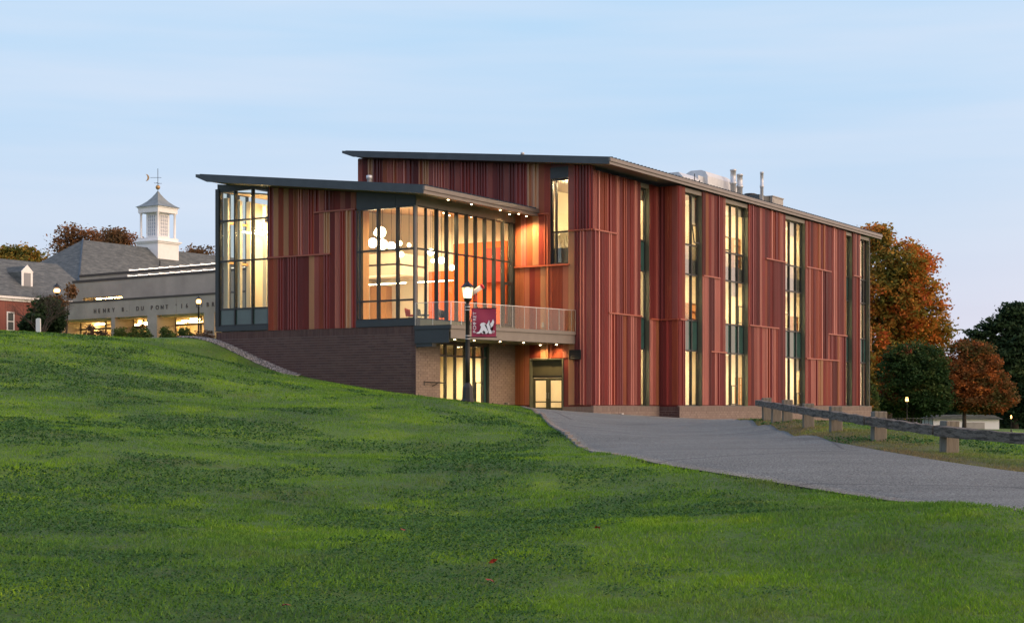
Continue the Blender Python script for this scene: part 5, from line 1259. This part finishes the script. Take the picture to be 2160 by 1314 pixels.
# thin picket fence behind the guardrail
f0 = at(1878, 905, 95); f1 = at(1968, 922, 78)
fn = empty('picket_fence', (f0.x, f0.y, h1(f0.x, f0.y))); tag(fn, 'thin black metal fence below the green tree beyond the guardrail', 'fence')
nF = 12
for k in range(nF+1):
    q_ = f0.lerp(f1, k/nF); z = h1(q_.x, q_.y); MB().tube([(q_.x-f0.x, q_.y-f0.y, z-fn.location.z),(q_.x-f0.x, q_.y-f0.y, z-fn.location.z+.85)], .02, 5).build('picket', M['dark thing'], fn)
q0 = Vector((0,0,.8)); z1_ = h1(f1.x, f1.y)-fn.location.z; MB().tube([q0, (f1.x-f0.x, f1.y-f0.y, z1_+.8)], .02, 5).build('rail', M['dark thing'], fn)

# ---------------------------------------------------------------- trees
def tree(name, loc, label, lobes, n_clump, per, leaf, mat, trunk_r=.25, trunk_h=2, cat='tree', group=None, spread=.55, flat=1.0, seed=1, limbs=8, jitter=.8):
    """lobes: (x,y,z,rx,ry,rz) relative to loc"""
    g = np.random.default_rng(seed); o = empty(name, loc); tag(o, label, cat, group)
    vol = np.array([l[3]*l[4]*l[5] for l in lobes]); pr = vol**.7/np.sum(vol**.7)
    li = g.choice(len(lobes), n_clump, p=pr); Lb = np.array(lobes)[li]
    d = g.normal(size=(n_clump, 3)); d /= np.linalg.norm(d, axis=1)[:, None]; r = g.random(n_clump)**(.28)
    cen = Lb[:, :3]+d*Lb[:, 3:]*r[:, None]
    cr = g.random(n_clump)
    cs = spread*(.6+.8*g.random(n_clump))
    off = g.normal(size=(n_clump, per, 3)); off /= np.linalg.norm(off, axis=2)[..., None]+1e-9; off *= (g.random((n_clump, per, 1))**.5)*jitter*1.2
    off[..., 2] *= .65*flat
    p = (cen[:, None]+off*cs[:, None, None]).reshape(-1, 3); n = len(p)
    a = g.normal(size=(n, 3)); a[:, 2] *= .6; a /= np.linalg.norm(a, axis=1)[:, None]; b = g.normal(size=(n, 3)); b -= a*np.sum(a*b, 1)[:, None]; b /= np.linalg.norm(b, axis=1)[:, None]
    s = leaf*(.6+.8*g.random(n))[:, None]
    v = np.stack([p-a*s, p+b*s*.55, p+a*s, p-b*s*.55], 1).reshape(-1, 3)
    t = (np.arange(n)[:, None, None]*4+np.array([[0,1,2],[0,2,3]])[None]).reshape(-1, 3)
    me = npmesh('crown', v, t, M[mat], {'rnd': np.repeat(g.random(n), 4), 'clump': np.repeat(cr, per*4)})
    link('crown', me, o)
    mb = MB(); top = max(l[2] for l in lobes)
    mb.tube([(0,0,-.4),(0,0,trunk_h*.5),(.1*trunk_r,0,trunk_h),(.2,.1,top)], [trunk_r*1.3, trunk_r, trunk_r*.85, trunk_r*.2], 8)
    r2 = random.Random(seed)
    for k in range(limbs):
        c = cen[r2.randrange(n_clump)]; z0 = trunk_h*r2.uniform(.75, 1.3)
        m1 = (c[0]*.45, c[1]*.45, z0+(c[2]-z0)*.45+r2.uniform(0,.4)); mb.tube([(0,0,min(z0, top*.7)), m1, tuple(c)], [trunk_r*.4, trunk_r*.22, trunk_r*.06], 5)
    mb.build('trunk', M['bark'], o, True)
    return o
def ground_at(px, d, py=890): p = at(px, py, d); return Vector((p.x, p.y, h1(p.x, p.y)))
def lobes_px(base, d, L_, depthr=.8):
    """L_: (px, py, rx_px, ry_px, ddepth)"""
    o = []
    for px, py, rx, ry, dd in L_:
        p = at(px, py, d+dd); s = (d+dd)/F; o.append((p.x-base.x, p.y-base.y, p.z-base.z, rx*s, rx*s*depthr, ry*s))
    return o
def ptree(name, px, d, L_, label, nc, per, leaf, mat, tr, th, **k):
    b = ground_at(px, d); return tree(name, b, label, lobes_px(b, d, L_), nc, per, leaf, mat, tr, th, **k)
ptree('maple_tree', 1870, 172, [(1858,500,26,24,0),(1830,520,45,40,2),(1900,560,58,50,-2),(1945,560,26,30,0),(1870,620,95,60,0),(1940,640,52,55,-3),(1850,720,90,80,0),(1930,720,66,60,2),(1985,700,22,34,0),(1840,800,80,70,0),(1930,800,70,60,0)],
      'huge orange and olive maple rising behind the far end of the building', 1900, 36, .20, 'maple leaves', .55, 6, spread=1.15, seed=4, limbs=16)
ptree('round_tree', 1926, 140, [(1926,800,66,62,0),(1900,790,46,58,-1),(1955,790,46,60,0),(1930,745,38,26,0),(1926,845,72,34,0),(1890,840,36,34,0),(1966,842,36,34,0)],
      'round dark green tree turning red at its top', 950, 44, .14, 'green leaves', .22, 1.8, spread=.7, seed=5)
ptree('red_maple_tree', 2034, 150, [(2030,760,34,42,0),(2060,775,46,52,0),(2075,820,58,46,0),(2030,810,52,52,0),(2105,842,36,22,0),(2062,850,62,14,0),(2012,840,38,20,0)],
      'spreading maple with russet and orange leaves in front of the white garage', 900, 44, .145, 'russet leaves', .20, 2.6, spread=.75, seed=6)
ptree('evergreen_tree', 2140, 185, [(2150,670,34,34,0),(2105,685,34,14,0),(2070,703,26,9,0),(2135,655,20,16,0),(2050,722,16,8,0),(2150,730,60,50,0),(2110,770,70,60,0),(2160,820,70,70,0)],
      'tall dark evergreen at the right edge behind the russet maple', 900, 36, .24, 'dark leaves', .4, 5, spread=1.4, flat=.5, seed=7)
ptree('evergreen_tree', 2240, 190, [(2230,680,60,40,0),(2240,740,80,60,0),(2230,830,80,60,0)], 'dark evergreen cut off by the right edge of the view', 260, 36, .36, 'dark leaves', .4, 5, spread=1.8, flat=.5, seed=8)
for i, (px, d, ty, lb_) in enumerate(((1985, 215, 790, 'dark low tree filling the gap behind the round green tree'), (2075, 230, 800, 'dark tree mass behind the russet maple'), (2170, 225, 820, 'low dark tree behind the lamp at the right edge'), (1850, 205, 800, 'low dark tree behind the base of the huge maple'))):
    ptree('background_tree', px, d, [(px, ty+25, 55, 28, 0), (px-35, ty+50, 45, 40, 1), (px+35, ty+50, 45, 40, -1), (px, ty+85, 70, 30, 0)], lb_, 260, 34, .40, 'dark leaves', .4, 3, spread=1.9, seed=20+i)
# young sapling by building end
ptree('sapling', 1846, 122, [(1846,850,7,26,0),(1842,825,5,14,0)], 'thin leafy sapling by the far corner of the building', 40, 12, .10, 'shrub leaves', .04, 1, spread=.3, seed=31)
# trees behind the slate roof
ptree('autumn_tree', 165, 215, [(150,492,26,12,0),(197,497,24,10,0),(126,508,13,9,0),(120,522,10,7,0),(175,530,50,16,0),(160,508,30,9,1),(215,505,12,8,0)], 'open brown-leaved tree above the left end of the slate roof ridge', 210, 24, .20, 'autumn leaves', .4, 9, spread=1.5, seed=9, limbs=14)
ptree('autumn_tree', 248, 210, [(240,497,26,14,0),(262,506,22,12,0),(245,530,50,24,0)], 'brown-leaved tree just left of the cupola', 190, 28, .20, 'autumn leaves', .4, 9, spread=1.4, seed=10)
ptree('autumn_tree', 40, 205, [(20,536,26,12,0),(52,534,26,10,0),(78,545,14,6,0),(40,560,60,16,0),(-30,540,30,14,0)], 'rust-orange tree behind the low roof at far left', 300, 30, .22, 'maple leaves', .4, 8, spread=1.4, seed=11)
ptree('autumn_tree', 420, 215, [(402,532,14,10,0),(420,540,30,12,0),(450,532,16,13,0),(430,560,50,18,0)], 'sparse orange-brown tree right of the cupola, beside the glass pavilion', 150, 20, .20, 'autumn leaves', .4, 8, spread=1.2, seed=12, limbs=14)
# evergreen mass and bare shrub near the library corner
ptree('evergreen_shrub', 95, 128, [(95,665,24,36,0),(70,685,20,22,-1),(115,670,14,34,0)], 'large dark evergreen shrub beside the library corner', 260, 40, .17, 'dark leaves', .12, 1, spread=.6, seed=13, cat='shrub')
ptree('golden_shrub', 140, 134, [(128,640,12,16,0),(150,612,9,16,6),(108,640,10,12,0)], 'yellow-brown shrub behind the lamp at the library corner', 60, 26, .13, 'autumn leaves', .1, 1.5, spread=.45, seed=14, cat='shrub')
b = ground_at(88, 124); bt = empty('bare_tree', b); tag(bt, 'bare leafless tree in front of the brick wing', 'tree')
mb = MB(); r2 = random.Random(5)
def br(p, d, l, r, n):
    q_ = p+d*l; mb.tube([p, (p+q_)/2+Vector((r2.uniform(-.05,.05),)*3)*l, q_], [r, r*.8, r*.6], 4, False)
    if n:
        for _ in range(3):
            dd = (d+Vector((r2.uniform(-.75,.75), r2.uniform(-.75,.75), r2.uniform(-.25,.45)))).normalized(); br(q_, dd, l*r2.uniform(.6,.85), r*.55, n-1)
br(Vector((0,0,-.2)), Vector((0,0,1)), 1.2, .10, 1)
for k in range(7): br(Vector((0,0,.5)), Vector((r2.uniform(-.8,.8), r2.uniform(-.5,.5), 1)).normalized(), 1.25, .045, 4)
mb.build('branches', M['bark'], bt)
# shrubs in front of library
for i, (px, d, rx, ry, lb_, mt) in enumerate(((190,127,12,17,'wispy twiggy shrub before the first lit library window','bare twigs'),(215,127,12,12,'brownish low shrub below the first library window','bare twigs'),(253,126,15,15,'light green shrub in front of the second library pier','shrub leaves'),(283,124,9,12,'small green shrub left of the library door','shrub leaves'),(303,124,16,13,'green shrub right of the library door','shrub leaves'),(352,122,16,14,'leafy green shrub under the third library window','shrub leaves'),(388,120,17,14,'broad green shrub before the third library window','shrub leaves'),(420,120,20,10,'low reddish-brown shrub at the foot of the library lamp','bare twigs'),(441,118,10,12,'small brown shrub beside the glass pavilion corner','bare twigs'))):
    b = ground_at(px, d, 705); zt = at(0, 712-ry*1.4, d).z-b.z; s = d/F
    tree('shrub', b, lb_, [(0,0,zt*.55,rx*s,rx*s,zt*.5),(rx*s*.4,0,zt*.4,rx*s*.7,rx*s*.7,zt*.4)], 70, 22 if mt != 'bare twigs' else 12, .09, mt, .04, .3, 'shrub', spread=.3, seed=40+i)
